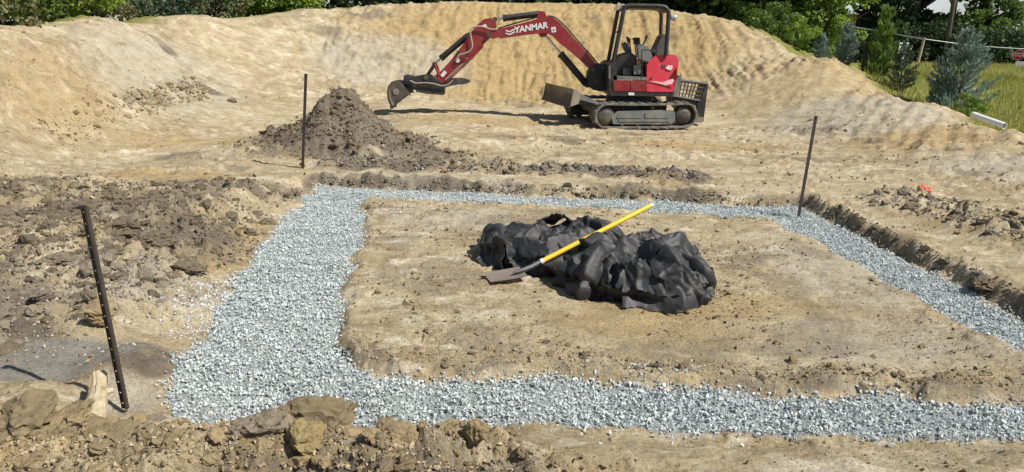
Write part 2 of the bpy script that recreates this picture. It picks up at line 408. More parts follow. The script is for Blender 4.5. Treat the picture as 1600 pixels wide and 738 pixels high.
def soil_material():
    m, nt, b = nodes_of('bare_soil')
    at = lambda n: (lambda a: (setattr(a, 'attribute_name', n), a)[1])(nt.nodes.new('ShaderNodeAttribute'))
    geo = nt.nodes.new('ShaderNodeNewGeometry')
    P = geo.outputs['Position']
    big = noise_node(nt, .8, 6, .6, P, .3)
    mid = noise_node(nt, 5.0, 7, .65, P, .2)
    fine = noise_node(nt, 46, 6, .7, P)
    grit = noise_node(nt, 210, 3, .7, P)
    sand = ramp(nt, [(.30, (.255, .192, .108)), (.44, (.375, .300, .185)), (.56, (.47, .393, .258)), (.72, (.55, .48, .34))])
    mm = math_node(nt, 'ADD', math_node(nt, 'MULTIPLY', big.outputs['Fac'], .55), math_node(nt, 'MULTIPLY', mid.outputs['Fac'], .45))
    nt.links.new(mm, sand.inputs['Fac'])
    mp = nt.nodes.new('ShaderNodeMapping')
    mp.inputs['Scale'].default_value = (1.6, 4.2, 3.0)
    mp.inputs['Rotation'].default_value = (0, 0, .16)
    nt.links.new(P, mp.inputs['Vector'])
    streak = noise_node(nt, 1.3, 7, .68, mp.outputs['Vector'], .9)
    gold = mix_col(nt, mid.outputs['Fac'], (.285, .198, .088), (.475, .360, .185))
    grey = mix_col(nt, mid.outputs['Fac'], (.31, .275, .21), (.49, .45, .365))
    dark = mix_col(nt, mid.outputs['Fac'], (.118, .098, .071), (.240, .200, .150))
    wet = mix_col(nt, mid.outputs['Fac'], (.20, .185, .150), (.30, .285, .245))
    stone = (.33, .36, .355)
    grass = mix_col(nt, mid.outputs['Fac'], (.13, .15, .035), (.24, .24, .07))
    def edge(a):
        # break a zone's border with the middle-sized noise
        t = math_node(nt, 'ADD', at(a).outputs['Fac'], math_node(nt, 'MULTIPLY', math_node(nt, 'SUBTRACT', mid.outputs['Fac'], .5), .95))
        r = nt.nodes.new('ShaderNodeMapRange')
        r.inputs['From Min'].default_value = .22
        r.inputs['From Max'].default_value = .72
        nt.links.new(t, r.inputs['Value'])
        return r.outputs['Result']
    c = sand.outputs['Color']
    mot = noise_node(nt, 2.6, 7, .68, P, .6)
    mr = ramp(nt, [(.47, (0, 0, 0)), (.66, (.62, .62, .62))])
    nt.links.new(mot.outputs['Fac'], mr.inputs['Fac'])
    c = mix_col(nt, mr.outputs['Color'], c, (.265, .190, .105))
    mp2 = nt.nodes.new('ShaderNodeMapping')
    mp2.inputs['Scale'].default_value = (1.0, 1.9, 1.4)
    nt.links.new(P, mp2.inputs['Vector'])
    mot2 = noise_node(nt, 2.4, 8, .72, mp2.outputs['Vector'], .8)
    mr2 = ramp(nt, [(.52, (0, 0, 0)), (.66, (.8, .8, .8))])
    nt.links.new(mot2.outputs['Fac'], mr2.inputs['Fac'])
    c = mix_col(nt, mr2.outputs['Color'], c, (.66, .60, .475))
    c = mix_col(nt, edge('zone_gold'), c, gold)
    c = mix_col(nt, math_node(nt, 'MULTIPLY', edge('zone_grey'), math_node(nt, 'ADD', streak.outputs['Fac'], .18)), c, grey)
    c = mix_col(nt, edge('zone_dark'), c, dark)
    c = mix_col(nt, edge('zone_wet'), c, wet)
    st = ramp(nt, [(.30, (.74, .71, .67)), (.48, (1, 1, 1)), (.70, (1.12, 1.12, 1.12))])
    nt.links.new(streak.outputs['Fac'], st.inputs['Fac'])
    c = mix_col(nt, 1.0, c, st.outputs['Color'], 'MULTIPLY')
    c = mix_col(nt, at('zone_stone').outputs['Fac'], c, stone)
    c = mix_col(nt, at('zone_grass').outputs['Fac'], c, grass)
    sp = ramp(nt, [(.28, (.55, .52, .49)), (.48, (1, 1, 1)), (.72, (1.24, 1.23, 1.20))])
    nt.links.new(fine.outputs['Fac'], sp.inputs['Fac'])
    c = mix_col(nt, 1.0, c, sp.outputs['Color'], 'MULTIPLY')
    g2 = ramp(nt, [(.33, (.66, .64, .62)), (.5, (1, 1, 1)), (.70, (1.20, 1.20, 1.18))])
    nt.links.new(grit.outputs['Fac'], g2.inputs['Fac'])
    c = mix_col(nt, 1.0, c, g2.outputs['Color'], 'MULTIPLY')
    nt.links.new(c, b.inputs['Base Color'])
    b.inputs['Roughness'].default_value = .95
    b.inputs['Specular IOR Level'].default_value = .15
    h = math_node(nt, 'ADD', math_node(nt, 'MULTIPLY', fine.outputs['Fac'], 1.0), math_node(nt, 'MULTIPLY', grit.outputs['Fac'], .35))
    bump(nt, b, h, .9, .026)
    return m

def clod_material(name, lo, hi):
    m, nt, b = nodes_of(name)
    geo = nt.nodes.new('ShaderNodeNewGeometry')
    oi = nt.nodes.new('ShaderNodeObjectInfo')
    n1 = noise_node(nt, 14, 6, .65, geo.outputs['Position'])
    n2 = noise_node(nt, 90, 5, .7, geo.outputs['Position'])
    c = mix_col(nt, n1.outputs['Fac'], lo, hi)
    v = ramp(nt, [(0, (.78, .78, .78)), (1, (1.2, 1.17, 1.1))])
    nt.links.new(oi.outputs['Random'], v.inputs['Fac'])
    c = mix_col(nt, 1.0, c, v.outputs['Color'], 'MULTIPLY')
    nt.links.new(c, b.inputs['Base Color'])
    b.inputs['Roughness'].default_value = .95
    b.inputs['Specular IOR Level'].default_value = .12
    bump(nt, b, math_node(nt, 'ADD', n1.outputs['Fac'], n2.outputs['Fac']), .8, .02)
    return m

def tone_material(name, stops, rough=.8, spec=.3, trans=0.0, noise_scale=None, bump_s=0):
    """colour from a per-piece 'tone' value: leaves, grass blades, crushed stones"""
    m, nt, b = nodes_of(name)
    a = nt.nodes.new('ShaderNodeAttribute')
    a.attribute_name = 'tone'
    r = ramp(nt, stops)
    nt.links.new(a.outputs['Fac'], r.inputs['Fac'])
    c = r.outputs['Color']
    if noise_scale:
        geo = nt.nodes.new('ShaderNodeNewGeometry')
        n = noise_node(nt, noise_scale, 4, .6, geo.outputs['Position'])
        v = ramp(nt, [(.3, (.75, .75, .75)), (.7, (1.2, 1.2, 1.2))])
        nt.links.new(n.outputs['Fac'], v.inputs['Fac'])
        c = mix_col(nt, 1.0, c, v.outputs['Color'], 'MULTIPLY')
        if bump_s:
            bump(nt, b, n.outputs['Fac'], bump_s, .004)
    nt.links.new(c, b.inputs['Base Color'])
    b.inputs['Roughness'].default_value = rough
    b.inputs['Specular IOR Level'].default_value = spec
    if trans:
        tr = nt.nodes.new('ShaderNodeBsdfTranslucent')
        nt.links.new(c, tr.inputs['Color'])
        ms = nt.nodes.new('ShaderNodeMixShader')
        ms.inputs['Fac'].default_value = trans
        out = [n for n in nt.nodes if n.type == 'OUTPUT_MATERIAL'][0]
        nt.links.new(b.outputs['BSDF'], ms.inputs[1])
        nt.links.new(tr.outputs['BSDF'], ms.inputs[2])
        nt.links.new(ms.outputs['Shader'], out.inputs['Surface'])
    return m

MAT_SOIL = soil_material()
MAT_CLOD_SAND = clod_material('sandy_clod', (.185, .140, .080), (.375, .295, .180))
MAT_CLOD_DARK = clod_material('brown_clod', (.105, .084, .058), (.225, .183, .130))
MAT_CLOD_GREY = clod_material('grey_clod', (.17, .142, .104), (.31, .268, .205))
MAT_STONE = tone_material('crushed_stone', [(0, (.25, .275, .275)), (.25, (.40, .435, .43)), (.65, (.50, .54, .53)), (.9, (.61, .645, .635)), (1, (.52, .48, .41))], .75, .3, 0, 60, .3)
MAT_RED = paint('red_machine_paint', (.25, .012, .022), .40, 0, .42, (.22, .12, .08))
MAT_HOOD = paint('red_hood_plastic', (.48, .020, .038), .36, 0, .25, (.42, .12, .10))
MAT_BLACK = paint('black_machine_paint', (.018, .018, .020), .45, 0, .30, (.13, .11, .08))
MAT_STEEL = paint('dusty_dark_steel', (.075, .072, .07), .5, .5, .7, (.27, .22, .15))
MAT_GREYPLATE = paint('grey_track_frame_paint', (.125, .14, .14), .5, .1, .6, (.32, .27, .19))
MAT_BLADE = paint('worn_blade_steel', (.24, .215, .175), .6, .2, .85, (.36, .29, .20))
MAT_CHROME = paint('polished_rod', (.72, .72, .70), .18, .95, .15)
MAT_RUBBER = paint('track_rubber', (.095, .090, .082), .85, 0, .95, (.33, .285, .21), 9)
MAT_HOSE = paint('grey_hose_sleeve', (.36, .32, .27), .7, 0, .5)
MAT_SEAT = paint('seat_vinyl', (.055, .062, .075), .42, 0, .3)
MAT_CONSOLE = paint('console_plastic', (.16, .17, .165), .55, 0, .4)
MAT_WHITE = paint('white_decal', (.74, .74, .74), .5, 0, .15)
MAT_PINK = paint('pale_pink_mark', (.78, .36, .38), .4, 0, .15)
MAT_SILVER = paint('silver_decal', (.62, .62, .60), .4, .2, .1)
MAT_AMBER = paint('amber_lens', (.75, .42, .12), .3, 0, .1)
MAT_LAMP = paint('lamp_glass', (.45, .47, .50), .15, .3, .2)
MAT_STAKE = paint('rusted_and_lit_stake', (.055, .043, .037), .7, .35, .5, (.12, .085, .065), 12)
MAT_STAKE_DARK = paint('dark_steel_stake', (.028, .025, .026), .55, .4, .35, (.10, .08, .06), 12)
MAT_YELLOW = paint('yellow_fibreglass', (.80, .47, .012), .38, 0, .18, (.38, .27, .10), 14)
MAT_GRIP = paint('grey_socket_steel', (.10, .11, .12), .45, .5, .4)
MAT_SHOVEL = paint('worn_shovel_steel', (.40, .35, .29), .55, .2, .7, (.34, .28, .20), 10)
MAT_WOOD = paint('pale_barkless_wood', (.48, .40, .265), .85, 0, .5, (.30, .23, .14), 10, .2, .6)
MAT_BARK = paint('bark', (.085, .07, .055), .9, 0, .5, (.16, .14, .11), 8, .1, .7)
MAT_PALEBARK = paint('pale_bark', (.30, .27, .235), .9, 0, .5, (.16, .14, .11), 8, .1, .7)
MAT_POST = paint('weathered_timber', (.40, .34, .22), .85, 0, .4, (.25, .2, .13), 8, .1, .5)
MAT_PIPE = paint('white_pvc', (.74, .75, .74), .4, 0, .15, (.5, .45, .38))
MAT_SIGNWHITE = paint('white_sign_sheet', (.74, .75, .75), .4, 0, .1)
MAT_SIGNRED = paint('red_sign_sheet', (.55, .022, .03), .4, 0, .08)
MAT_SIGNBLACK = paint('black_sign_ink', (.02, .02, .02), .5, 0, .05)
MAT_GALV = paint('galvanised_steel', (.40, .42, .44), .45, .6, .2)
MAT_SIGNAL = paint('yellow_signal_housing', (.62, .33, .02), .4, 0, .1)
MAT_CABLE = paint('pale_cable', (.55, .56, .55), .5, .2, .1)
MAT_CABLEDARK = paint('dark_cable', (.09, .09, .09), .6, .0, .1)
MAT_ORANGE = paint('orange_marking_paint', (.62, .15, .08), .8, 0, .95, (.35, .27, .18), 22)

def leafmat(name, dark, mid, light, trans=.28):
    return tone_material(name, [(0, dark), (.5, mid), (1, light)], .55, .35, trans)
LEAF_DARK = leafmat('dark_forest_leaves', (.014, .028, .009), (.036, .064, .018), (.075, .118, .030), .35)  # dark foliage, with the wood's shade put into the green as well
LEAF_MID = leafmat('mid_green_leaves', (.055, .095, .020), (.125, .195, .038), (.220, .300, .060), .4)
LEAF_BRIGHT = leafmat('bright_green_leaves', (.100, .160, .022), (.200, .295, .040), (.330, .410, .060), .4)
LEAF_OLIVE = leafmat('olive_scrub_leaves', (.080, .080, .034), (.165, .165, .064), (.290, .265, .125), .3)
LEAF_CEDAR = leafmat('blue_green_cedar', (.105, .155, .125), (.20, .275, .225), (.32, .40, .335), .3)
LEAF_DARKCEDAR = leafmat('dark_cedar', (.045, .065, .040), (.090, .130, .070), (.160, .205, .105), .25)  # dark green of the evergreens and the feathery scrub
LEAF_PINE = leafmat('pine_needles', (.075, .135, .028), (.155, .250, .048), (.270, .360, .080), .3)
LEAF_GRASS = tone_material('meadow_grass', [(0, (.20, .22, .045)), (.5, (.38, .38, .10)), (1, (.55, .50, .20))], .7, .2, .4)

# ------------------------------------------------------------------ mesh helpers
def link(o, parent=None):
    COL.objects.link(o)
    if parent is not None:
        o.parent = parent
    return o

def empty(name, loc, rz=0.0):
    o = bpy.data.objects.new(name, None)
    o.location = loc
    o.rotation_euler = (0, 0, rz)
    o.empty_display_size = .2
    return link(o)

def tag(o, label=None, cat=None, group=None, kind=None):
    if label: o['label'] = label
    if cat: o['category'] = cat
    if group: o['group'] = group
    if kind: o['kind'] = kind
    return o

def mesh_np(name, V, F, mat, smooth=False, attrs=None):
    """V (n,3), F (m,k) arrays -> mesh"""
    V = np.asarray(V, np.float32); F = np.asarray(F, np.int32)
    me = bpy.data.meshes.new(name)
    k = F.shape[1]
    me.vertices.add(len(V)); me.vertices.foreach_set('co', V.ravel())
    me.loops.add(F.size); me.loops.foreach_set('vertex_index', F.ravel())
    me.polygons.add(len(F))
    me.polygons.foreach_set('loop_start', np.arange(0, F.size, k, dtype=np.int32))
    me.polygons.foreach_set('loop_total', np.full(len(F), k, np.int32))
    me.polygons.foreach_set('use_smooth', np.full(len(F), smooth, bool))
    for n, a in (attrs or {}).items():
        at = me.attributes.new(n, 'FLOAT', 'POINT')
        at.data.foreach_set('value', np.asarray(a, np.float32).ravel())
    me.update(calc_edges=True)
    me.materials.append(mat)
    return me

def from_bm(name, bm, mat, parent=None, smooth=False, bevel=0.0, seg=2):
    if bevel:
        sharp = [e for e in bm.edges if len(e.link_faces) == 2 and e.calc_face_angle(0) > .5]
        bmesh.ops.bevel(bm, geom=sharp, offset=bevel, segments=seg, affect='EDGES', profile=.5, clamp_overlap=True)
    bmesh.ops.recalc_face_normals(bm, faces=bm.faces)
    me = bpy.data.meshes.new(name)
    bm.to_mesh(me); bm.free()
    if smooth:
        for p in me.polygons:
            p.use_smooth = True
        try:
            me.set_sharp_from_angle(angle=R(38))
        except Exception:
            pass
    me.materials.append(mat)
    o = bpy.data.objects.new(name, me)
    return link(o, parent)

def bm_prism(bm, pts, y0, y1, y0b=None):
    """polygon given in (x, z), extruded from y0 to y1"""
    a = [bm.verts.new((x, y0, z)) for x, z in pts]
    b = [bm.verts.new((x, y1, z)) for x, z in pts]
    n = len(pts)
    bm.faces.new(a); bm.faces.new(b[::-1])
    for i in range(n):
        bm.faces.new((a[i], b[i], b[(i + 1) % n], a[(i + 1) % n]))

def bm_box(bm, lo, hi):
    bm_prism(bm, [(lo[0], lo[2]), (hi[0], lo[2]), (hi[0], hi[2]), (lo[0], hi[2])], lo[1], hi[1])

def bm_tube(bm, pts, rad, seg=10, cap=True):
    """round tube along points; rad is a number or one per point"""
    pts = [Vector(p) for p in pts]
    rads = rad if isinstance(rad, (list, tuple)) else [rad] * len(pts)
    rings = []
    t0 = (pts[1] - pts[0]).normalized()
    ref = Vector((0, 0, 1)) if abs(t0.z) < .9 else Vector((1, 0, 0))
    nrm = t0.cross(ref).normalized()
    for i, p in enumerate(pts):
        t = (pts[min(i + 1, len(pts) - 1)] - pts[max(i - 1, 0)]).normalized()
        nrm = (nrm - t * nrm.dot(t)).normalized()
        bn = t.cross(nrm)
        rings.append([bm.verts.new(p + (nrm * math.cos(a) + bn * math.sin(a)) * rads[i]) for a in [2 * math.pi * k / seg for k in range(seg)]])
    for r0, r1 in zip(rings[:-1], rings[1:]):
        for k in range(seg):
            bm.faces.new((r0[k], r0[(k + 1) % seg], r1[(k + 1) % seg], r1[k]))
    if cap:
        bm.faces.new(rings[0][::-1]); bm.faces.new(rings[-1])

def tube(name, pts, rad, mat, parent=None, seg=12):
    bm = bmesh.new(); bm_tube(bm, pts, rad, seg)
    return from_bm(name, bm, mat, parent, True)

def prism(name, pts, y0, y1, mat, parent=None, bevel=.008):
    bm = bmesh.new(); bm_prism(bm, pts, y0, y1)
    return from_bm(name, bm, mat, parent, True, bevel)

def box(name, lo, hi, mat, parent=None, bevel=.006):
    bm = bmesh.new(); bm_box(bm, lo, hi)
    return from_bm(name, bm, mat, parent, True, bevel)

def smooth_path(pts, n=6):
    """Catmull-Rom through points"""
    P = [Vector(p) for p in pts]
    P = [P[0] * 2 - P[1]] + P + [P[-1] * 2 - P[-2]]
    out = []
    for i in range(1, len(P) - 2):
        for k in range(n):
            t = k / n
            out.append(.5 * ((2 * P[i]) + (P[i + 1] - P[i - 1]) * t + (2 * P[i - 1] - 5 * P[i] + 4 * P[i + 1] - P[i + 2]) * t * t + (3 * P[i] - P[i - 1] - 3 * P[i + 1] + P[i + 2]) * t ** 3))
    out.append(P[-2])
    return out

def lettering(name, text, size, mat, parent, mw, shear=0.0, bold=0.0, extrude=.002, spacing=1.0):
    cu = bpy.data.curves.new(name, 'FONT')
    cu.body = text; cu.size = size; cu.shear = shear; cu.offset = bold; cu.extrude = extrude
    cu.align_x = 'CENTER'; cu.align_y = 'CENTER'; cu.space_character = spacing
    tmp = bpy.data.objects.new(name + '_tmp', cu)
    COL.objects.link(tmp)
    dg = bpy.context.evaluated_depsgraph_get()
    me = bpy.data.meshes.new_from_object(tmp.evaluated_get(dg))
    bpy.data.objects.remove(tmp)
    bpy.data.curves.remove(cu)
    me.materials.clear(); me.materials.append(mat)
    me.name = name
    o = bpy.data.objects.new(name, me)
    o.matrix_local = mw
    return link(o, parent)

def gh(x, y, detail=False):
    return float(ground_height(np.array([float(x)]), np.array([float(y)]), detail)[0])


# ================================================================== SETTING: the ground
def axis_t():
    core = np.arange(-.86, .8601, .0021)
    side = [.90, .96, 1.04, 1.15, 1.3, 1.5, 1.8, 2.3, 3.2]
    return np.r_[[-s for s in side[::-1]], core, side]

def axis_d():
    d = [2.1]
    while d[-1] < 24.5:
        y = d[-1]
        st = min(max(.0095, y * y / 1350.0), .046)
        d.append(y + (min(st, .022) if 7.9 < y < 9.1 else st))
    for s in np.geomspace(.06, 60, 34):
        d.append(d[-1] + s)
    back = [-300, -120, -50, -22, -10, -5, -2, -.5, .4, 1.0, 1.4, 1.7, 1.95]
    return np.array(back + d)

_T, _D = axis_t(), axis_d()

def base_grid(x, y):
    """the smooth landform is evaluated on every sixth line and interpolated"""
    nr, nc = x.shape
    ri = np.unique(np.r_[np.arange(0, nr, 6), nr - 1, np.arange(nr - 40, nr), np.arange(0, 14)]); ci = np.unique(np.r_[np.arange(0, nc, 6), nc - 1, np.arange(0, 10), np.arange(nc - 10, nc)])
    c = base_height(x[np.ix_(ri, ci)], y[np.ix_(ri, ci)])
    def lin(a, idx, n, ax):
        k = np.clip(np.searchsorted(idx, np.arange(n), 'right') - 1, 0, len(idx) - 2)
        f = (np.arange(n) - idx[k]) / (idx[k + 1] - idx[k])
        f = f[:, None] if ax == 0 else f[None, :]
        return np.take(a, k, ax) * (1 - f) + np.take(a, k + 1, ax) * f
    return lin(lin(c, ri, nr, 0), ci, nc, 1)

_Wd = np.where(_D > 2, _D, 2 + (2 - _D) * .8)
GX = _Wd[:, None] * _T[None, :]
GY = np.repeat(_D[:, None], len(_T), 1)
ZB = base_grid(GX, GY)
GZ = ground_height(GX, GY, True, ZB)

def zones(x, y):
    mm = np.maximum.reduce
    dark = mm([blob(x, y, MOUND_C[0], MOUND_C[1], 1.35, 1.3, 0, .3), .8 * blob(x, y, -1.5, 10.6, 1.0, .5, -20, .6), .85 * blob(x, y, -3.6, 6.3, 1.35, 1.5, 20, .4), .6 * blob(x, y, -3.3, 4.9, .8, .75, 0, .5), .9 * blob(x, y, -4.9, 7.7, 1.6, .8, 0, .3),
               .8 * blob(x, y, -3.4, 8.2, 1.2, .4, 10, .4), .95 * blob(x, y, -2.05, 3.78, .33, .22, -35, .3), .7 * blob(x, y, -3.1, 3.95, .5, .3, 0, .4), .75 * ridge(x, y, BACK_STRIP, .45, .5),
               .8 * blob(x, y, 5.0, 5.4, .8, .5, 30, .5), .5 * blob(x, y, -4.6, 10.3, 1.0, .35, 0, .5), .6 * blob(x, y, .6, 12.4, 1.6, .5, 0, .6), .5 * blob(x, y, 2.6, 13.6, 1.4, .35, 0, .6), .45 * blob(x, y, 4.6, 10.6, 1.2, .4, -10, .6), .4 * blob(x, y, -2.2, 14.4, .9, .4, 0, .6), .5 * blob(x, y, 5.6, 12.6, 1.0, .35, -30, .5),
               .35 * blob(x, y, 7.5, 15.6, 1.4, 1.2, 0, .5), .55 * blob(x, y, -.2, 2.5, 1.6, .3, 0, .5), .75 * blob(x, y, -6.6, 16.1, .45, .25, 0, .4), .45 * ridge(x, y, [(-8.2, 17.2), (-7.0, 16.4), (-6.5, 15.9)], .25, .6)])
    # dark soil of the cut faces; the right one's shade is in the colour
    sdo = poly_sd(x, y, OUTER)
    cut = sstep(-.02, .03, sdo) * sstep(.22, .12, sdo) * np.clip(sstep(7.8, 8.2, y) + sstep(3.0, 3.2, x), 0, 1)
    dark = np.maximum(dark, .62 * cut)
    dark = np.clip(dark * (.70 + .95 * fbm(x, y, .8, 5, 141, .6)), 0, 1)
    dark = np.maximum(dark, np.maximum(blob(x, y, MOUND_C[0], MOUND_C[1], 1.3, 1.25, 0, .3), .75 * blob(x, y, -1.5, 10.6, 1.0, .5, -20, .6)))
    sdi0 = poly_sd(x, y, INNER)
    dark = np.maximum(dark, .5 * sstep(.06, 0, sdi0) * sstep(-.32, -.06, sdi0) * sstep(4.6, 3.9, y) * (.6 + fbm(x, y, 1.6, 3, 143)))
    dark = np.maximum(dark, .42 * sstep(0, -.2, sdi0) * sstep(.0, .45, fbm(x, y, .9, 4, 145)))
    grey = mm([blob(x, y, -3.3, 19.6, 1.9, 1.3, 0, .6), .9 * blob(x, y, 6.4, 14.3, 1.6, 1.5, -40, .5), .7 * blob(x, y, -7.2, 15.6, 1.6, 2.2, 0, .6), .65 * blob(x, y, 2.3, 4.3, 1.0, .5, 0, .6), .6 * blob(x, y, 2.5, 5.6, .45, 1.4, 8, .5),
               .6 * blob(x, y, -.6, 7.3, .8, .6, 0, .6), .55 * blob(x, y, 5.0, 6.3, .6, .5, 0, .5), .8 * blob(x, y, 6.6, 9.3, 1.4, .9, -30, .6), .6 * blob(x, y, -2.55, 4.9, .4, .5, 0, .5), .8 * blob(x, y, -1.95, 3.35, .2, .22, 0, .5),
               .5 * blob(x, y, 1.7, 9.8, .5, .2, 0, .5), .75 * ridge(x, y, [(-2.3, 9.15), (0, 8.85)], .25, .6), .5 * blob(x, y, -2.9, 2.3, .8, .4, 0, .5), .45 * blob(x, y, 1.2, 2.6, .8, .2, 0, .5)])
    dark = np.maximum(dark, .55 * sstep(.05, .5, fbm(x, y, .75, 4, 147)) * np.clip(rough_mask(x, y) * 2.5, 0, 1))
    gold = mm([.95 * blob(x, y, .9, 20.8, 5.2, 3.0, 0, .5), .6 * blob(x, y, 3.2, 12.4, 1.6, .7, -8, .7), .55 * blob(x, y, -.6, 14.6, 1.8, .8, 0, .7), .6 * blob(x, y, 6.6, 12.2, 1.4, 1.6, -30, .7), .5 * blob(x, y, -7.4, 12.2, 1.0, 2.2, 20, .7), .42 * blob(x, y, 7.0, 16.8, 3.4, 3.4, 20, .7), .6 * blob(x, y, 1.6, 4.6, 1.5, .6, 0, .6), .5 * blob(x, y, 0, 12.7, 1.2, .4, 0, .5), .6 * blob(x, y, -4.2, 8.9, 1.0, .35, 0, .5), .55 * blob(x, y, -2.3, 6.2, .35, 1.0, 0, .5),
               .5 * blob(x, y, 4.9, 7.0, .5, .4, 0, .5), .5 * blob(x, y, 7.6, 17.5, 2.0, 2.4, 0, .6), .5 * blob(x, y, -2.0, 2.75, .6, .25, 0, .5), .5 * blob(x, y, -5.4, 11.8, 1.3, .8, 0, .6)])
    wet = .95 * blob(x, y, -2.5, 3.78, .46, .27, 5, .3)
    sdi = poly_sd(x, y, INNER)
    stone = sstep(.0, -.03, sdo + fbm(x, y, 2.2, 3, 11) * .07) * sstep(.03, .055, sdi + fbm(x, y, 2.6, 3, 21) * .07)
    crest = np.interp(x, [-60, -14, -9, -5, 0, 4, 7, 9.0, 9.6, 9.2, 10], [9, 14, 20.5, 23.2, 24.5, 24.2, 22.6, 19, 16, 13, 6])
    # the grassed side of the berm's far edge
    edge_pts = np.array([(-8.783,10.5,1.678), (-9.023,13.5,1.804), (-8.683,16,1.963), (-7.94,19,2.133), (-5.856,21.8,2.416), (-3.521,23,2.66), (-1.28,23.5,2.793), (1.228,23.5,2.779), (2.927,23.2,2.758), (4.719,22.6,2.568), (6.076,21.4,2.281), (7.446,18,1.353), (7.989,14.6,0.679), (8.037,11.8,0.463), (7.95,9.2,0.275)])[:, :2]
    ep = np.r_[[(-40, 2)], edge_pts, [(9.5, 3), (14, -8), (30, -60), (-60, -60), (-60, 0)]]
    grass = sstep(.25, .9, poly_sd(x, y, ep) + .3 * fbm(x, y, 1.5, 3, 111))
    return dict(zone_dark=dark, zone_grey=grey, zone_gold=gold, zone_wet=wet, zone_stone=stone, zone_grass=grass)

def surface(x, y):
    """height of the ground mesh itself"""
    x = np.asarray(x, float); y = np.asarray(y, float)
    i = np.clip(np.searchsorted(_D, y) - 1, 0, len(_D) - 2)
    f = (y - _D[i]) / (_D[i + 1] - _D[i])
    t = x / (_Wd[i] * (1 - f) + _Wd[i + 1] * f)
    j = np.clip(np.searchsorted(_T, t) - 1, 0, len(_T) - 2)
    g = (t - _T[j]) / (_T[j + 1] - _T[j])
    return (GZ[i, j] * (1 - g) + GZ[i, j + 1] * g) * (1 - f) + (GZ[i + 1, j] * (1 - g) + GZ[i + 1, j + 1] * g) * f
ghv = surface

def build_ground():
    nr, nc = GX.shape
    idx = np.arange(nr * nc).reshape(nr, nc)
    F = np.stack([idx[:-1, :-1], idx[:-1, 1:], idx[1:, 1:], idx[1:, :-1]], -1).reshape(-1, 4)
    z = zones(GX, GY)
    me = mesh_np('ground', np.stack([GX, GY, GZ], -1).reshape(-1, 3), F, MAT_SOIL, True, z)
    o = link(bpy.data.objects.new('ground', me))
    tag(o, kind='structure')
    o['label'] = 'sandy excavated ground with dug square and graded banks'
    return o
GROUND = build_ground()

# ------------------------------------------------------------------ angular pieces
def hull_shapes(n, pts, seed, squash=(1, .85, .65)):
    """convex angular stones of unit size"""
    r = np.random.default_rng(seed)
    out = []
    for _ in range(n):
        p = r.normal(size=(pts, 3)); p /= np.linalg.norm(p, axis=1)[:, None]
        p *= r.uniform(.75, 1.0, (pts, 1)) * np.array(squash) * .5
        bm = bmesh.new()
        for q in p:
            bm.verts.new(q)
        bmesh.ops.convex_hull(bm, input=bm.verts[:])
        bmesh.ops.delete(bm, geom=[v for v in bm.verts if not v.link_faces], context='VERTS')
        bmesh.ops.triangulate(bm, faces=bm.faces)
        bm.verts.index_update()
        V = np.array([v.co[:] for v in bm.verts]); F = np.array([[v.index for v in f.verts] for f in bm.faces])
        bm.free()
        out.append((V, F))
    return out

def rand_rot(n, r, tilt=1.0):
    q = r.normal(size=(n, 4)); q /= np.linalg.norm(q, axis=1)[:, None]
    w, x, y, z = q.T
    return np.stack([np.stack([1 - 2 * (y * y + z * z), 2 * (x * y - z * w), 2 * (x * z + y * w)], -1),
                     np.stack([2 * (x * y + z * w), 1 - 2 * (x * x + z * z), 2 * (y * z - x * w)], -1),
                     np.stack([2 * (x * z - y * w), 2 * (y * z + x * w), 1 - 2 * (x * x + y * y)], -1)], 1)

def scatter_mesh(name, shapes, pos, size, tone, mat, seed):
    r = np.random.default_rng(seed)
    Rm = rand_rot(len(pos), r)
    pick = r.integers(0, len(shapes), len(pos))
    Vs, Fs, Ts = [], [], []; off = 0
    for k, (V, F) in enumerate(shapes):
        m = np.where(pick == k)[0]
        if not len(m):
            continue
        W = np.einsum('nij,vj->nvi', Rm[m], V) * size[m][:, None, None] + pos[m][:, None, :]
        nv = len(V)
        Fs.append((F[None] + (off + nv * np.arange(len(m)))[:, None, None]).reshape(-1, 3))
        Vs.append(W.reshape(-1, 3)); Ts.append(np.repeat(tone[m], nv)); off += nv * len(m)
    return mesh_np(name, np.concatenate(Vs), np.concatenate(Fs), mat, False, {'tone': np.concatenate(Ts)})

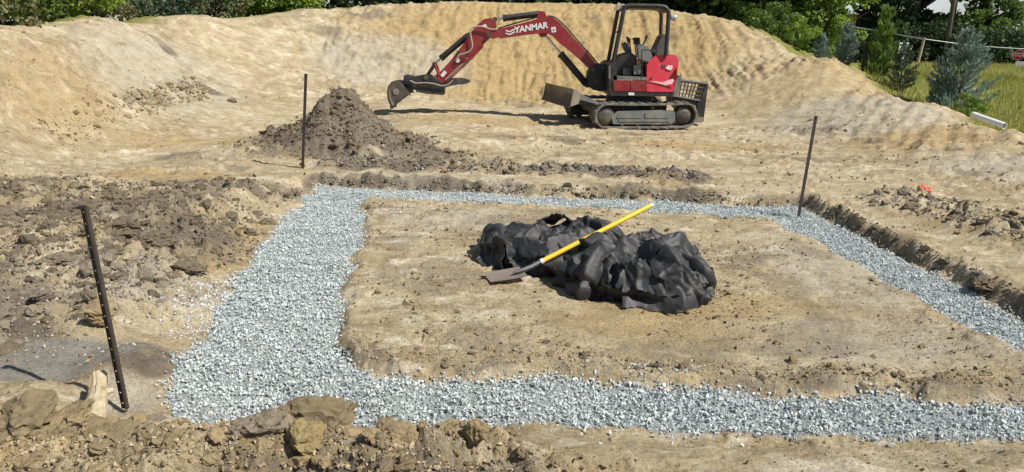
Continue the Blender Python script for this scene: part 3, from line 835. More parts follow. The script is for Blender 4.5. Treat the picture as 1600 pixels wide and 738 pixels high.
# ------------------------------------------------------------------ crushed stone in the trench
def build_gravel():
    r = np.random.default_rng(3)
    n = 215000
    x = r.uniform(-2.9, 3.8, n); y = r.uniform(2.9, 9.1, n)
    sdo = poly_sd(x, y, OUTER) + fbm(x, y, 2.2, 3, 11) * .07
    sdi = poly_sd(x, y, INNER) + fbm(x, y, 2.6, 3, 21) * .07
    e = r.exponential(.028, n)
    inside = (sdo < e - .03) & (sdi > .03 - r.exponential(.014, n))
    # thin scatter over the ramp left of the trench
    sc = blob(x, y, -2.15, 5.1, .14, .5, -10, .6) * .40 + blob(x, y, -2.0, 4.6, .16, .3, 0, .6) * .4 + .02 * blob(x, y, -2.4, 4.6, .5, .9, 0, .7) + .25 * blob(x, y, .75, 3.78, .3, .1, 0, .7) + .10 * blob(x, y, -1.3, 7.7, .2, .5, 5, .7)
    bare = blob(x, y, -1.93, 5.15, .1, .5, -10, .6)
    spill = (r.random(n) < sc) & ~inside
    dens = np.where(y < 5.5, 1.0, .8)
    keep = (inside & (r.random(n) < dens)) | spill
    x, y, inside = x[keep], y[keep], inside[keep]
    size = np.clip(r.lognormal(math.log(.0200), .32, len(x)), .009, .040)
    z = ghv(x, y) + size * .12 + np.where(inside, r.uniform(0, .014, len(x)) + .010 * fbm(x, y, 3, 2, 301), 0)
    tone = np.clip(r.normal(.50, .14, len(x)), 0, .9); tone[r.random(len(x)) < .015] = 1.0
    me = scatter_mesh('gravel', hull_shapes(16, 7, 5), np.stack([x, y, z], -1), size, tone, MAT_STONE, 9)
    o = link(bpy.data.objects.new('gravel', me))
    tag(o, 'blue grey crushed stone lining the square trench', 'gravel', kind='stuff')
build_gravel()

# ------------------------------------------------------------------ clods
def clod_meshes(n, mat, name, seed, sub=3):
    out = []
    r = random.Random(seed)
    from mathutils import noise as mn
    for i in range(n):
        bm = bmesh.new()
        bmesh.ops.create_icosphere(bm, subdivisions=sub, radius=.5)
        off = Vector((r.uniform(-50, 50), r.uniform(-50, 50), r.uniform(-50, 50)))
        # chop a few flat faces, then roughen
        planes = [(Vector((r.gauss(0, 1), r.gauss(0, 1), r.gauss(0, 1))).normalized(), r.uniform(.26, .42)) for _ in range(7)]
        sx, sy, sz = r.uniform(.9, 1.25), r.uniform(.75, 1.0), r.uniform(.55, .8)
        for v in bm.verts:
            p = v.co.copy()
            for nrm, d in planes:
                k = p.dot(nrm) - d
                if k > 0:
                    p -= nrm * k * .85
            a = mn.fractal(p * 2.4 + off, .9, 2.0, 3) * .20 - abs(mn.noise(p * 4.5 + off)) * .26 + mn.fractal(p * 9 + off, .6, 2.0, 3) * .13
            p *= 1.05 + a * 1.2
            v.co = (p.x * sx, p.y * sy, p.z * sz)
        me = bpy.data.meshes.new(name)
        bm.to_mesh(me); bm.free()
        for p in me.polygons:
            p.use_smooth = False
        me.materials.append(mat)
        out.append(me)
    return out
CL_SAND = clod_meshes(6, MAT_CLOD_SAND, 'clod', 1, 3)
CL_DARK = clod_meshes(6, MAT_CLOD_DARK, 'clod', 2, 3)
CL_GREY = clod_meshes(3, MAT_CLOD_GREY, 'clod', 3, 3)
BIG_SAND = clod_meshes(4, MAT_CLOD_SAND, 'clod', 4, 4)
BIG_GREY = clod_meshes(2, MAT_CLOD_GREY, 'clod', 6, 4)
BIG_DARK = clod_meshes(2, MAT_CLOD_DARK, 'clod', 8, 4)

def heap(name, label, cat, centre, spots, meshes, rubble, rub_mat, seed, smin, smax, skirt=None):
    """a heap is a low body of crumbs (stuff part) with its larger clods as parts"""
    r = random.Random(seed)
    root = empty(name, (centre[0], centre[1], gh(*centre)))
    tag(root, label, cat)
    base = root.location.copy()
    for i, (x, y) in enumerate(spots):
        s = r.uniform(smin, smax) * (1.35 if r.random() < .16 else 1)
        o = bpy.data.objects.new('clod', r.choice(meshes))
        o.location = Vector((x, y, float(ghv([x], [y])[0]) + s * .02)) - base
        o.rotation_euler = (r.uniform(-.5, .5), r.uniform(-.5, .5), r.uniform(0, 6.28))
        o.scale = (s, s * r.uniform(.8, 1.1), s * r.uniform(.8, 1.1))
        link(o, root)
    px, py, size = rubble
    z = ghv(px, py) + size * .2
    rr = np.random.default_rng(seed)
    pos = np.stack([px, py, z], -1) - np.array(base)
    me = scatter_mesh('crumbs', hull_shapes(10, 8, seed, (1, .9, .75)), pos, size, rr.random(len(px)), rub_mat, seed)
    o = link(bpy.data.objects.new('crumbs', me), root)
    tag(o, kind='stuff')
    return root

MAT_CRUMB_SAND = tone_material('sandy_crumbs', [(0, (.18, .135, .078)), (.5, (.29, .225, .135)), (1, (.42, .34, .22))], .95, .1, 0, 70, .6)
MAT_CRUMB_DARK = tone_material('brown_crumbs', [(0, (.10, .078, .050)), (.5, (.165, .13, .088)), (1, (.26, .21, .15))], .95, .1, 0, 70, .6)
MAT_CRUMB_GREY = tone_material('grey_crumbs', [(0, (.15, .13, .10)), (.5, (.23, .205, .165)), (1, (.36, .33, .275))], .95, .1, 0, 70, .6)

def pick_spots(fn, box4, n, seed):
    r = np.random.default_rng(seed)
    out = np.zeros((0, 2))
    for _ in range(60):
        if len(out) >= n:
            break
        p = np.c_[r.uniform(box4[0], box4[1], 4 * n + 200), r.uniform(box4[2], box4[3], 4 * n + 200)]
        p = p[r.random(len(p)) < fn(p[:, 0], p[:, 1])]
        sd = poly_sd(p[:, 0], p[:, 1], OUTER)
        p = p[(sd > .04) | (poly_sd(p[:, 0], p[:, 1], INNER) < .02)]
        out = np.r_[out, p]
    return out[:n]

def rub(fn, box4, n, seed, med, sig=.45, lo=.008, hi=.05):
    p = pick_spots(fn, box4, n, seed)
    r = np.random.default_rng(seed + 1)
    return p[:, 0], p[:, 1], np.clip(r.lognormal(math.log(med), sig, len(p)), lo, hi)

f_mound = lambda x, y: np.maximum(blob(x, y, MOUND_C[0], MOUND_C[1], 1.25, 1.2, 0, .4), .5 * blob(x, y, -1.5, 10.6, 1.0, .45, -20, .6))
heap('soil_mound', 'conical mound of dark brown soil behind the thin upright stake', 'soil mound', MOUND_C, pick_spots(f_mound, (-4.3, -.6, 9.7, 13), 150, 11), CL_DARK,
     rub(f_mound, (-4.5, -.4, 9.5, 13.2), 2600, 12, .035, .45, .012, .08), MAT_CRUMB_DARK, 13, .05, .14)
f_left = lambda x, y: np.maximum.reduce([blob(x, y, -3.5, 6.3, 1.15, 1.4, 20, .4), .8 * blob(x, y, -4.7, 7.6, 1.4, .7, 0, .4), .7 * blob(x, y, -3.3, 8.1, 1.1, .35, 10, .4)])
heap('churned_soil', 'churned dark brown clods spread left of the trench', 'soil', (-3.6, 6.2), pick_spots(f_left, (-6.3, -2.2, 4.6, 8.8), 280, 21), CL_DARK,
     rub(f_left, (-6.3, -2.2, 4.6, 8.8), 6500, 22, .022, .5, .008, .07), MAT_CRUMB_DARK, 23, .05, .15)
f_leftg = lambda x, y: np.maximum.reduce([blob(x, y, -3.1, 4.85, .8, .75, 0, .4), .8 * blob(x, y, -3.15, 4.05, .55, .3, 0, .4)])
heap('broken_clay', 'broken grey brown clay lumps beside the punched steel stake', 'soil', (-3.1, 4.6), pick_spots(f_leftg, (-4.2, -2.1, 3.4, 5.8), 120, 31), CL_GREY + CL_DARK[:2],
     rub(f_leftg, (-4.3, -2.1, 3.4, 5.8), 3400, 32, .017, .5, .007, .05), MAT_CRUMB_GREY, 33, .045, .13)
f_front = lambda x, y: ridge(x, y, FRONT_RIDGE + [(2.5, 2.5)], .36, .6) * (.22 + .78 * sstep(.3, -.5, x))
heap('spoil_ridge', 'ridge of sandy clods heaped along the front of the gravel', 'soil ridge', (-1.0, 2.75), pick_spots(f_front, (-2.9, 2.3, 2.2, 3.15), 290, 41), CL_SAND,
     rub(f_front, (-2.9, 2.4, 2.15, 3.1), 11500, 42, .0125, .55, .005, .04), MAT_CRUMB_SAND, 43, .032, .105)
f_back = lambda x, y: ridge(x, y, BACK_STRIP, .38, .7)
heap('spoil_strip', 'low strip of loose brown soil along the back of the square', 'soil', (0, 9.6), pick_spots(f_back, (-2.6, 2.7, 9.1, 10.2), 130, 51), CL_DARK + CL_GREY,
     rub(f_back, (-2.6, 2.7, 9.0, 10.3), 2200, 52, .028, .45, .01, .07), MAT_CRUMB_GREY, 53, .045, .12)
f_right = lambda x, y: np.maximum(.8 * ridge(x, y, RIGHT_HEAP, .6, .7), blob(x, y, 4.9, 5.5, .75, .55, 30, .4))
heap('spoil_bank', 'crumbled brown and grey clods on the bank right of the trench', 'soil', (4.7, 6.3), pick_spots(f_right, (3.7, 6.2, 4.6, 8.6), 150, 61), CL_GREY + CL_DARK,
     rub(f_right, (3.7, 6.2, 4.6, 8.7), 2600, 62, .024, .5, .008, .07), MAT_CRUMB_GREY, 63, .045, .13)
f_toe = lambda x, y: ridge(x, y, TOE, .42, .9) * (.25 + .75 * sstep(13, 14.2, y))
heap('toe_rubble', 'loose sandy rubble along the foot of the sloping bank', 'soil', (-6.8, 13.5), pick_spots(f_toe, (-9.5, -5.0, 9.3, 17), 70, 71), CL_SAND,
     rub(f_toe, (-9.5, -5.0, 9.3, 17), 1500, 72, .035, .5, .012, .09), MAT_CRUMB_SAND, 73, .06, .15)

BACK_RIM = [(-2.3, 9.0), (.4, 8.62), (3.25, 8.26)]; RIGHT_RIM = [(3.32, 8.2), (3.46, 6.2), (3.6, 4.6), (3.64, 3.3)]; LIP = [(-.95, 4.15), (-.78, 3.9), (-.3, 3.9), (.4, 3.88), (1.3, 3.74), (2.9, 3.68)]
f_brim = lambda x, y: ridge(x, y, BACK_RIM, .16, .8)
heap('crumbled_edge', 'crumbled brown soil along the back cut edge of the trench', 'soil', (.4, 8.7), pick_spots(f_brim, (-2.6, 3.5, 8, 9.3), 45, 81), CL_DARK + CL_GREY,
     rub(f_brim, (-2.6, 3.5, 8, 9.3), 1200, 82, .022, .5, .01, .05), MAT_CRUMB_GREY, 83, .035, .09)
f_rrim = lambda x, y: ridge(x, y, RIGHT_RIM, .15, .8)
heap('crumbled_edge', 'crumbled dark soil along the right cut edge of the trench', 'soil', (3.5, 6), pick_spots(f_rrim, (3.2, 3.9, 3.2, 8.4), 40, 84), CL_DARK,
     rub(f_rrim, (3.2, 3.9, 3.2, 8.4), 1100, 85, .020, .5, .008, .04), MAT_CRUMB_DARK, 86, .03, .08)
f_lip = lambda x, y: ridge(x, y, LIP, .15, .8) * sstep(.02, -.02, poly_sd(x, y, INNER))
heap('crumbled_lip', 'crumbled brown lip of the bare square above the front gravel', 'soil', (.4, 3.9), pick_spots(f_lip, (-1.2, 3.1, 3.5, 4.3), 45, 87), CL_SAND[:3] + CL_DARK[:2],
     rub(f_lip, (-1.2, 3.1, 3.5, 4.3), 1800, 88, .011, .5, .005, .03), MAT_CRUMB_SAND, 89, .02, .065)
f_pad = lambda x, y: sstep(0, -.1, poly_sd(x, y, INNER)) * sstep(-.1, .4, fbm(x, y, 1.1, 3, 411))
heap('pad_crumbs', 'small clods scattered over the bare square around the black fabric', 'soil', (.8, 5.2), pick_spots(f_pad, (-1.7, 3.1, 3.5, 8.2), 120, 90), CL_SAND[:3] + CL_DARK[:3],
     rub(f_pad, (-1.7, 3.1, 3.5, 8.2), 3200, 91, .010, .6, .004, .035), MAT_CRUMB_DARK, 92, .015, .06)

# crumbs lying about everywhere else: nobody could count them
def loose_crumbs():
    r = np.random.default_rng(77)
    n = 26000
    y = 2.2 + 15 * r.random(n) ** 1.9; x = r.uniform(-.8, .8, n) * y
    sdo = poly_sd(x, y, OUTER); sdi = poly_sd(x, y, INNER)
    patch = sstep(-.35, .35, fbm(x, y, .9, 3, 401))
    k = ((sdo > .04) | (sdi < -.03)) & (r.random(n) < .15 + .85 * patch)
    x, y = x[k], y[k]
    size = np.clip(r.lognormal(math.log(.012), .55, len(x)), .005, .06) * np.clip(y / 4.5, .8, 2)
    pos = np.stack([x, y, ghv(x, y) + size * .15], -1)
    me = scatter_mesh('loose_crumbs', hull_shapes(8, 7, 78), pos, size, np.clip(r.normal(.4, .3, len(x)), 0, 1), MAT_CRUMB_SAND, 79)
    o = link(bpy.data.objects.new('loose_soil_crumbs', me))
    tag(o, 'small crumbs of soil strewn over the bare ground', 'soil', kind='stuff')
loose_crumbs()

def big_clod(mesh, px, py, size, rot, label, cat='clod', squash=1.0, mat=None, name='soil_clod', sink=.10):
    x, y = px, py
    o = bpy.data.objects.new(name, mesh if mat is None else mesh.copy())
    if mat is not None:
        o.data.materials.clear(); o.data.materials.append(mat)
    o.location = (x, y, float(ghv([x], [y])[0]) + size * sink)
    o.rotation_euler = rot
    o.scale = (size, size, size * squash)
    link(o)
    tag(o, label, cat)
    return o
MAT_PALECLOD = clod_material('pale_sand_clod', (.42, .34, .215), (.60, .51, .36))
MAT_OCHRE = clod_material('ochre_clod', (.25, .185, .085), (.40, .32, .17))
big_clod(BIG_SAND[0], *(-0.842,2.917), .30, (.2, .1, .6), 'largest sandy lump rising over the front edge of the gravel', squash=1.05, sink=.24)
big_clod(BIG_SAND[1], *(-0.831,2.704), .21, (.1, -.3, 1.9), 'ochre lump directly in front of the largest sandy lump', mat=MAT_OCHRE)
big_clod(BIG_SAND[2], *(-1.037,2.796), .25, (0, .2, 3.0), 'grey brown lump left of the ochre lump on the ridge', mat=MAT_CLOD_GREY, squash=.8)
big_clod(BIG_SAND[3], *(-1.537,2.931), .20, (.15, .0, .4), 'smooth pale sand lump at the gravel corner near the log', mat=MAT_PALECLOD, squash=.8)
big_clod(BIG_SAND[2], *(-1.649,3.053), .19, (0, .1, .2), 'long flat earth lump lying behind the pale sand lump', mat=MAT_CLOD_GREY, squash=.55)
big_clod(BIG_SAND[0], *(-1.661,2.989), .11, (0, .1, 2.2), 'ochre block wedged between pale sand lump and log', mat=MAT_OCHRE)
big_clod(BIG_SAND[1], *(-1.79,3.072), .075, (0, .1, 1.0), 'small pale stone at the foot of the punched stake', mat=MAT_PALECLOD)
big_clod(BIG_SAND[2], *(-2.063,2.877), .30, (0, .1, 5.0), 'broad sandy lump at the lower left below the grey clay', squash=.7)
big_clod(BIG_SAND[3], *(-1.94,2.926), .22, (.2, .3, 4.0), 'sandy lump just left of the pale log')
big_clod(BIG_GREY[0], *(-2.014,3.164), .15, (.2, .4, 1.0), 'dark split lump touching the left side of the log', mat=MAT_CLOD_DARK)
big_clod(BIG_GREY[1], *(-2.465,4.183), .19, (.5, .2, 2.0), 'sandy slab of clay standing close behind the punched stake', mat=MAT_CLOD_SAND, squash=.9)
big_clod(BIG_GREY[0], *(-3.215,5.044), .19, (.1, .2, .3), 'rounded grey clay lump left of the punched stake')
big_clod(BIG_GREY[0], *(-3.158,4.679), .15, (.3, .2, 4.3), 'grey clay block near the left edge among brown clods')
big_clod(BIG_GREY[1], *(-2.923,4.373), .16, (.1, .1, 2.3), 'light grey cracked clay lump beneath the grey block', squash=.7)
big_clod(BIG_DARK[0], *(-2.719,5.503), .30, (.1, .1, 1.3), 'large dark brown broken clod with ochre streak left of the trench', squash=.8)
big_clod(BIG_DARK[1], *(-2.414,5.32), .24, (.1, .2, .2), 'dark brown clod nearest the sandy ramp into the trench', squash=.7)
big_clod(BIG_SAND[3], *(-0.26,2.877), .15, (.3, .2, 1.1), 'sandy clod with dark hollow at its left on the front ridge')
big_clod(BIG_SAND[2], *(-0.14,2.785), .13, (.3, .9, 2.1), 'upright sandy clod right of the hollowed clod on the ridge')
big_clod(BIG_SAND[1], *(3.542,6.167), .11, (.1, .2, 2.1), 'pale round stone on the right bank', mat=MAT_PALECLOD)
big_clod(BIG_SAND[0], *(4.731,8.428), .15, (.1, .2, .1), 'stone sprayed with orange marking paint on the right bank', 'stone', mat=MAT_ORANGE, name='painted_stone', squash=.75, sink=.32)
big_clod(BIG_SAND[2], *(4.697,8.436), .13, (.1, .2, .8), 'pale stone touching the back of the orange painted stone', 'stone', mat=MAT_PALECLOD, name='stone', squash=.7)
big_clod(BIG_DARK[0], *(3.579,5.37), .24, (.1, .2, .8), 'dark brown clod on the right bank above the trench corner', squash=.8)
big_clod(BIG_DARK[1], *(-5.958,15.886), .20, (.1, .2, .8), 'lone dark stone lying on the sloping sand bank', 'stone', name='stone')

# ------------------------------------------------------------------ heap of black fabric
def fabric_heap():
    """bunched cloth: overlapping gathers, each pulled into sharp creases that run down from its crown"""
    hA, hB = np.array((.06, 5.36, .05)), np.array((1.13, 5.90, .47))
    hd = hB - hA
    base = np.array((.62, 5.55, 0))
    VV, FF = [], []; off = 0
    def gather(c, rad, rz, tilt, seed, pinch, n_main, boxy=2.15, nu=130, nv=46, amp=1.0):
        nonlocal off
        r = np.random.default_rng(seed)
        th = np.linspace(0, 2 * np.pi, nu, endpoint=False)
        ph = np.linspace(-.35, np.pi / 2 - .02, nv)
        T, H = np.meshgrid(th, ph, indexing='ij')
        e = 2.0 / boxy
        sg = lambda v, k: np.sign(v) * np.abs(v) ** k
        D = np.stack([np.cos(H) * sg(np.cos(T), e), np.cos(H) * sg(np.sin(T), e), sg(np.sin(H), 1.0)], -1)
        p = D * np.array(rad)
        q = p.copy()
        for k in range(4):
            kk = r.normal(size=(3, 3)) * (5 + 3 * k); phs = r.uniform(0, 6.3, 3)
            q = q + (.012 / (1 + .6 * k)) * np.sin(p @ kk.T + phs)
        disp = np.zeros(T.shape)
        pin = np.array(pinch)
        # long creases fanning out from the pinch point
        for k in range(int(n_main * 1.5)):
            a = r.uniform(0, 2 * np.pi); nrm = np.array((np.cos(a), np.sin(a), r.normal() * .25))
            flat = k % 12 == 11
            if flat:
                bb = r.uniform(.5, 1.5); nrm = np.array((r.normal() * .38, math.cos(bb), math.sin(bb)))
            nrm /= np.linalg.norm(nrm)
            d = (q - pin) @ nrm + (r.uniform(-.05, .42) * (1 if flat else 0) if flat else r.normal() * .035)
            dist = np.linalg.norm(q - pin, axis=-1)
            w = r.choice((.013, .02, .03, .05, .085)) * (.45 + .8 * dist / max(rad))
            s = np.clip(1 - np.abs(d) / w, 0, 1)
            side = np.clip(1.25 - np.abs(q[..., 0] - r.uniform(-1, 1) * rad[0]) / (rad[0] * r.uniform(.5, 1.3)), 0, 1) if flat else ((q - pin) @ np.cross(nrm, (0, 0, 1.0)) * r.choice((-1, 1)) > -.05)
            disp += r.choice((1, 1, -.9)) * np.minimum(w * 1.35, .07) * r.uniform(.6, 1.15) * s * side * np.clip(dist / .18, .15, 1.0)
        # crossing creases and flat facets
        for k in range(46):
            nrm = r.normal(size=3); nrm /= np.linalg.norm(nrm)
            cc = r.normal(size=3) * np.array(rad) * .6
            d = (q - cc) @ nrm
            far = np.linalg.norm(q - cc, axis=-1)
            w = r.uniform(.012, .045)
            disp += r.choice((1, -1)) * r.uniform(.4, .8) * w * .8 * np.clip(1 - np.abs(d) / w, 0, 1) * np.clip(1.3 - far / r.uniform(.12, .3), 0, 1)
        for k in range(60):
            nrm = r.normal(size=3); nrm /= np.linalg.norm(nrm)
            cc = r.normal(size=3) * np.array(rad) * .7
            far = np.linalg.norm(q - cc, axis=-1)
            disp += r.choice((1, -1)) * r.uniform(.003, .008) * np.clip(1 - np.abs((q - cc) @ nrm) / r.uniform(.008, .018), 0, 1) * np.clip(1.2 - far / r.uniform(.06, .16), 0, 1)
        for _ in range(1):
            ds = disp.copy()
            ds[:, 1:-1] = .5 * disp[:, 1:-1] + .25 * (disp[:, 2:] + disp[:, :-2])
            disp = .45 * disp + .55 * (.5 * ds + .25 * (np.roll(ds, 1, 0) + np.roll(ds, -1, 0)))
        nd = p / (np.array(rad) ** 2); nd /= np.linalg.norm(nd, axis=-1, keepdims=True)
        p = q + nd * (disp * amp)[..., None]
        cz, sz = math.cos(R(rz)), math.sin(R(rz)); ct, st = math.cos(R(tilt)), math.sin(R(tilt))
        x, y, z = p[..., 0], p[..., 1], p[..., 2]
        x, z = x * ct + z * st, -x * st + z * ct
        P = np.stack([c[0] + x * cz - y * sz, c[1] + x * sz + y * cz, c[2] + z], -1)
        P[..., 2] = np.maximum(P[..., 2], .004)
        # the shovel's handle lies on top
        t = np.clip(((P[..., 0] - hA[0]) * hd[0] + (P[..., 1] - hA[1]) * hd[1]) / (hd[0] ** 2 + hd[1] ** 2), 0, 1)
        dist = np.hypot(P[..., 0] - hA[0] - t * hd[0], P[..., 1] - hA[1] - t * hd[1])
        lim = np.maximum(hA[2] + t * hd[2] - .022 + np.maximum(dist - .03, 0) * 1.8, .006)
        P[..., 2] = np.where((dist < .16) & (P[..., 2] > lim), lim, P[..., 2])
        idx = np.arange(nu * nv).reshape(nu, nv)
        F = np.stack([idx[:, :-1], np.roll(idx, -1, 0)[:, :-1], np.roll(idx, -1, 0)[:, 1:], idx[:, 1:]], -1).reshape(-1, 4)
        VV.append(P.reshape(-1, 3)); FF.append(F + off); off += nu * nv
    for g in TARP: gather(*g)
    def flap(A, B, C, D, seed, wave):
        """a loose corner of the sheet: four corners, rippled"""
        nonlocal off
        r = np.random.default_rng(seed)
        n = 34
        s, t = np.meshgrid(np.linspace(0, 1, n), np.linspace(0, 1, n), indexing='ij')
        A, B, C, D = (np.array(q) for q in (A, B, C, D))
        P = (A * ((1 - s) * (1 - t))[..., None] + B * (s * (1 - t))[..., None] + C * (s * t)[..., None] + D * ((1 - s) * t)[..., None])
        nn = np.cross(B - A, D - A); nn /= np.linalg.norm(nn)
        # uneven hem and a belly in the cloth
        P = P + (B - A) * (.10 * fbm(s * 2 + seed, t * 2, 1.4, 3, 200 + seed))[..., None] + (D - A) * (.12 * fbm(s * 2 + seed, t * 2, 1.4, 3, 220 + seed))[..., None]
        d = wave * 1.6 * np.sin(np.pi * s) * np.sin(np.pi * t * .6)
        for k in range(9):
            a = r.uniform(0, 3.14); c = r.uniform(.1, .9)
            q = (s - c) * math.cos(a) + (t - r.uniform(.1, .9)) * math.sin(a)
            d += r.choice((1, -1)) * r.uniform(.3, 1) * wave * np.clip(1 - np.abs(q) / r.uniform(.06, .25), 0, 1)
        P = P + nn * d[..., None]
        P[..., 2] = np.maximum(P[..., 2], .006)
        th = nn * .003
        both = np.concatenate([(P + th).reshape(-1, 3), (P - th).reshape(-1, 3)])
        idx = np.arange(n * n).reshape(n, n)
        F = np.stack([idx[:-1, :-1], idx[1:, :-1], idx[1:, 1:], idx[:-1, 1:]], -1).reshape(-1, 4)
        rim = np.r_[idx[:, 0], idx[-1, 1:], idx[-2::-1, -1], idx[0, -2:0:-1]]
        R_ = np.stack([rim, np.roll(rim, -1), np.roll(rim, -1) + n * n, rim + n * n], -1)
        VV.append(both); FF.append(np.r_[F, F[:, ::-1] + n * n, R_] + off); off += 2 * n * n
    def hem(pts, seed):
        """the sheet's edge trailing on the ground round the foot of the heap"""
        nonlocal off
        r = np.random.default_rng(seed)
        C = np.array(pts); C = np.concatenate([C, C[:1]])
        seg = np.r_[0, np.cumsum(np.linalg.norm(np.diff(C, axis=0), axis=1))]
        n, m = 330, 9
        tt = np.linspace(0, seg[-1], n, endpoint=False)
        L = np.stack([np.interp(tt, seg, C[:, 0]), np.interp(tt, seg, C[:, 1])], -1)
        for _ in range(8):
            L = .5 * L + .25 * (np.roll(L, 1, 0) + np.roll(L, -1, 0))
        T = np.roll(L, -1, 0) - np.roll(L, 1, 0); T /= np.linalg.norm(T, axis=1)[:, None]
        N = np.stack([T[:, 1], -T[:, 0]], -1)
        out = .012 + .05 * np.clip(vnoise(tt * 5.5, tt * 0 + 2, 301) + .25, 0, 1) + .07 * np.clip(vnoise(tt * 1.6, tt * 0 + 5, 302), 0, 1)
        fold = np.abs(vnoise(tt * 11, tt * 0 + 8, 303)) + .5 * np.abs(vnoise(tt * 23, tt * 0 + 3, 304))
        rows = []
        for k in range(m):
            s = k / (m - 1)
            q = L + N * (-.07 + s * (.07 + out))[:, None]
            z = .10 * (1 - s) ** 1.6 + .006 + (.05 * fold) * (1 - .55 * s)
            rows.append(np.c_[q, z])
        P = np.stack(rows, 1)
        idx = np.arange(n * m).reshape(n, m)
        F = np.stack([idx[:, :-1], np.roll(idx, -1, 0)[:, :-1], np.roll(idx, -1, 0)[:, 1:], idx[:, 1:]], -1).reshape(-1, 4)
        VV.append(P.reshape(-1, 3)); FF.append(F + off); off += n * m
    hem([(-.24, 6.00), (-.16, 5.84), (.06, 5.62), (.34, 5.40), (.44, 5.14), (.58, 4.98), (.78, 4.82), (1.02, 4.78), (1.24, 4.86), (1.42, 5.04), (1.50, 5.32), (1.46, 5.60), (1.24, 5.78), (.95, 5.86), (.70, 6.10), (.40, 6.24), (.05, 6.24)][::-1], 5)
    flap((.62, 5.12, .24), (.80, 5.02, .27), (.70, 4.80, .01), (.56, 4.92, .02), 21, .02)
    flap((1.24, 5.02, .24), (1.38, 5.12, .22), (1.50, 4.98, .01), (1.36, 4.84, .0), 22, .02)
    flap((.28, 5.66, .24), (.46, 5.54, .22), (.44, 5.36, .01), (.28, 5.48, .01), 23, .018)
    flap((1.36, 5.34, .27), (1.46, 5.52, .26), (1.60, 5.46, .03), (1.50, 5.24, .01), 24, .02)
    flap((-.06, 5.66, .27), (.26, 5.54, .25), (.22, 5.40, .0), (.02, 5.48, .0), 3, .018)
    flap((-.24, 5.90, .20), (-.06, 5.66, .24), (-.08, 5.52, .02), (-.30, 5.74, .0), 4, .03)
    flap((.20, 6.20, .26), (.40, 6.02, .36), (.56, 6.12, .26), (.36, 6.34, .18), 5, .03)
    flap((.78, 5.02, .34), (.98, 4.92, .34), (1.10, 4.64, .04), (.76, 4.72, .02), 16, .02)
    flap((.95, 5.58, .26), (1.30, 5.60, .33), (1.42, 5.76, .14), (1.02, 5.82, .08), 8, .025)
    flap((.44, 5.22, .24), (.70, 5.04, .30), (.68, 4.84, .04), (.42, 5.02, .0), 9, .022)
    P = np.concatenate(VV); F = np.concatenate(FF)
    P[:, 2] *= np.where(P[:, 0] > .75, .87, .95)
    P[:, 0] = np.where(P[:, 0] > 1.0, 1.0 + (P[:, 0] - 1.0) * .90, P[:, 0])
    P[:, 2] += np.clip(ghv(P[:, 0], P[:, 1]), -.01, .03) * .8
    m, nt, b = nodes_of('black_woven_fabric')
    geo = nt.nodes.new('ShaderNodeNewGeometry')
    n1 = noise_node(nt, 5, 5, .6, geo.outputs['Position']); n2 = noise_node(nt, 28, 5, .6, geo.outputs['Position'])
    d = ramp(nt, [(.40, (.020, .020, .021)), (.60, (.034, .034, .034)), (.80, (.070, .065, .056))])
    nt.links.new(n1.outputs['Fac'], d.inputs['Fac'])
    nt.links.new(d.outputs['Color'], b.inputs['Base Color'])
    b.inputs['Roughness'].default_value = .58
    b.inputs['Specular IOR Level'].default_value = .45
    vo = nt.nodes.new('ShaderNodeTexVoronoi')
    vo.feature = 'DISTANCE_TO_EDGE'
    vo.inputs['Scale'].default_value = 6.0
    wv = noise_node(nt, 4, 3, .5, geo.outputs['Position'])
    va = nt.nodes.new('ShaderNodeVectorMath'); va.operation = 'MULTIPLY_ADD'
    va.inputs[1].default_value = (.30, .30, .30)
    nt.links.new(wv.outputs['Color'], va.inputs[0]); nt.links.new(geo.outputs['Position'], va.inputs[2])
    nt.links.new(va.outputs[0], vo.inputs['Vector'])
    hh = math_node(nt, 'ADD', math_node(nt, 'MULTIPLY', vo.outputs['Distance'], 1.0), math_node(nt, 'MULTIPLY', n2.outputs['Fac'], .22))
    bump(nt, b, hh, .35, .03)
    me = mesh_np('black_fabric_heap', P - base, F, m, True)
    me.set_sharp_from_angle(angle=R(42))
    o = bpy.data.objects.new('black_fabric_heap', me)
    o.location = base
    link(o)
    tag(o, 'crumpled heap of black landscape fabric on the bare square', 'fabric')
TARP = [
    # centre, radii, turn, tilt, seed, pinch, creases
    ((.97, 5.12, .0), (.44, .36, .30), -20, 10, 21, (-.22, .10, .30), 48, 2.15, 230, 68),
    ((1.21, 5.38, .0), (.25, .33, .22), 15, -6, 22, (-.16, .10, .26), 52, 2.15, 210, 66),
    ((1.06, 5.74, .04), (.36, .13, .25), -4, 0, 3, (.0, .0, .2), 14),
    ((.66, 5.22, .0), (.27, .25, .24), 20, 0, 4, (.10, .05, .18), 16),
    ((.50, 5.74, .03), (.36, .28, .25), -20, 0, 5, (-.1, .0, .2), 18),
    ((.14, 5.92, .03), (.38, .28, .25), -28, 0, 6, (.08, .05, .2), 16),
    ((-.10, 6.02, .03), (.16, .22, .18), 10, 0, 7, (.0, .0, .15), 12),
    ((.60, 6.20, .02), (.38, .13, .22), -12, 0, 8, (.0, .0, .18), 12),
    ((.10, 5.70, .0), (.22, .09, .26), -35, 14, 9, (.0, .0, .2), 8),
    ((.86, 5.34, .04), (.13, .26, .29), -30, 0, 10, (.0, -.1, .24), 10),
    ((1.12, 5.00, .0), (.24, .17, .25), -10, 0, 31, (-.10, .10, .24), 26),
    ((1.36, 5.06, .0), (.13, .11, .11), 0, 0, 12, (.0, .0, .1), 8)]
fabric_heap()

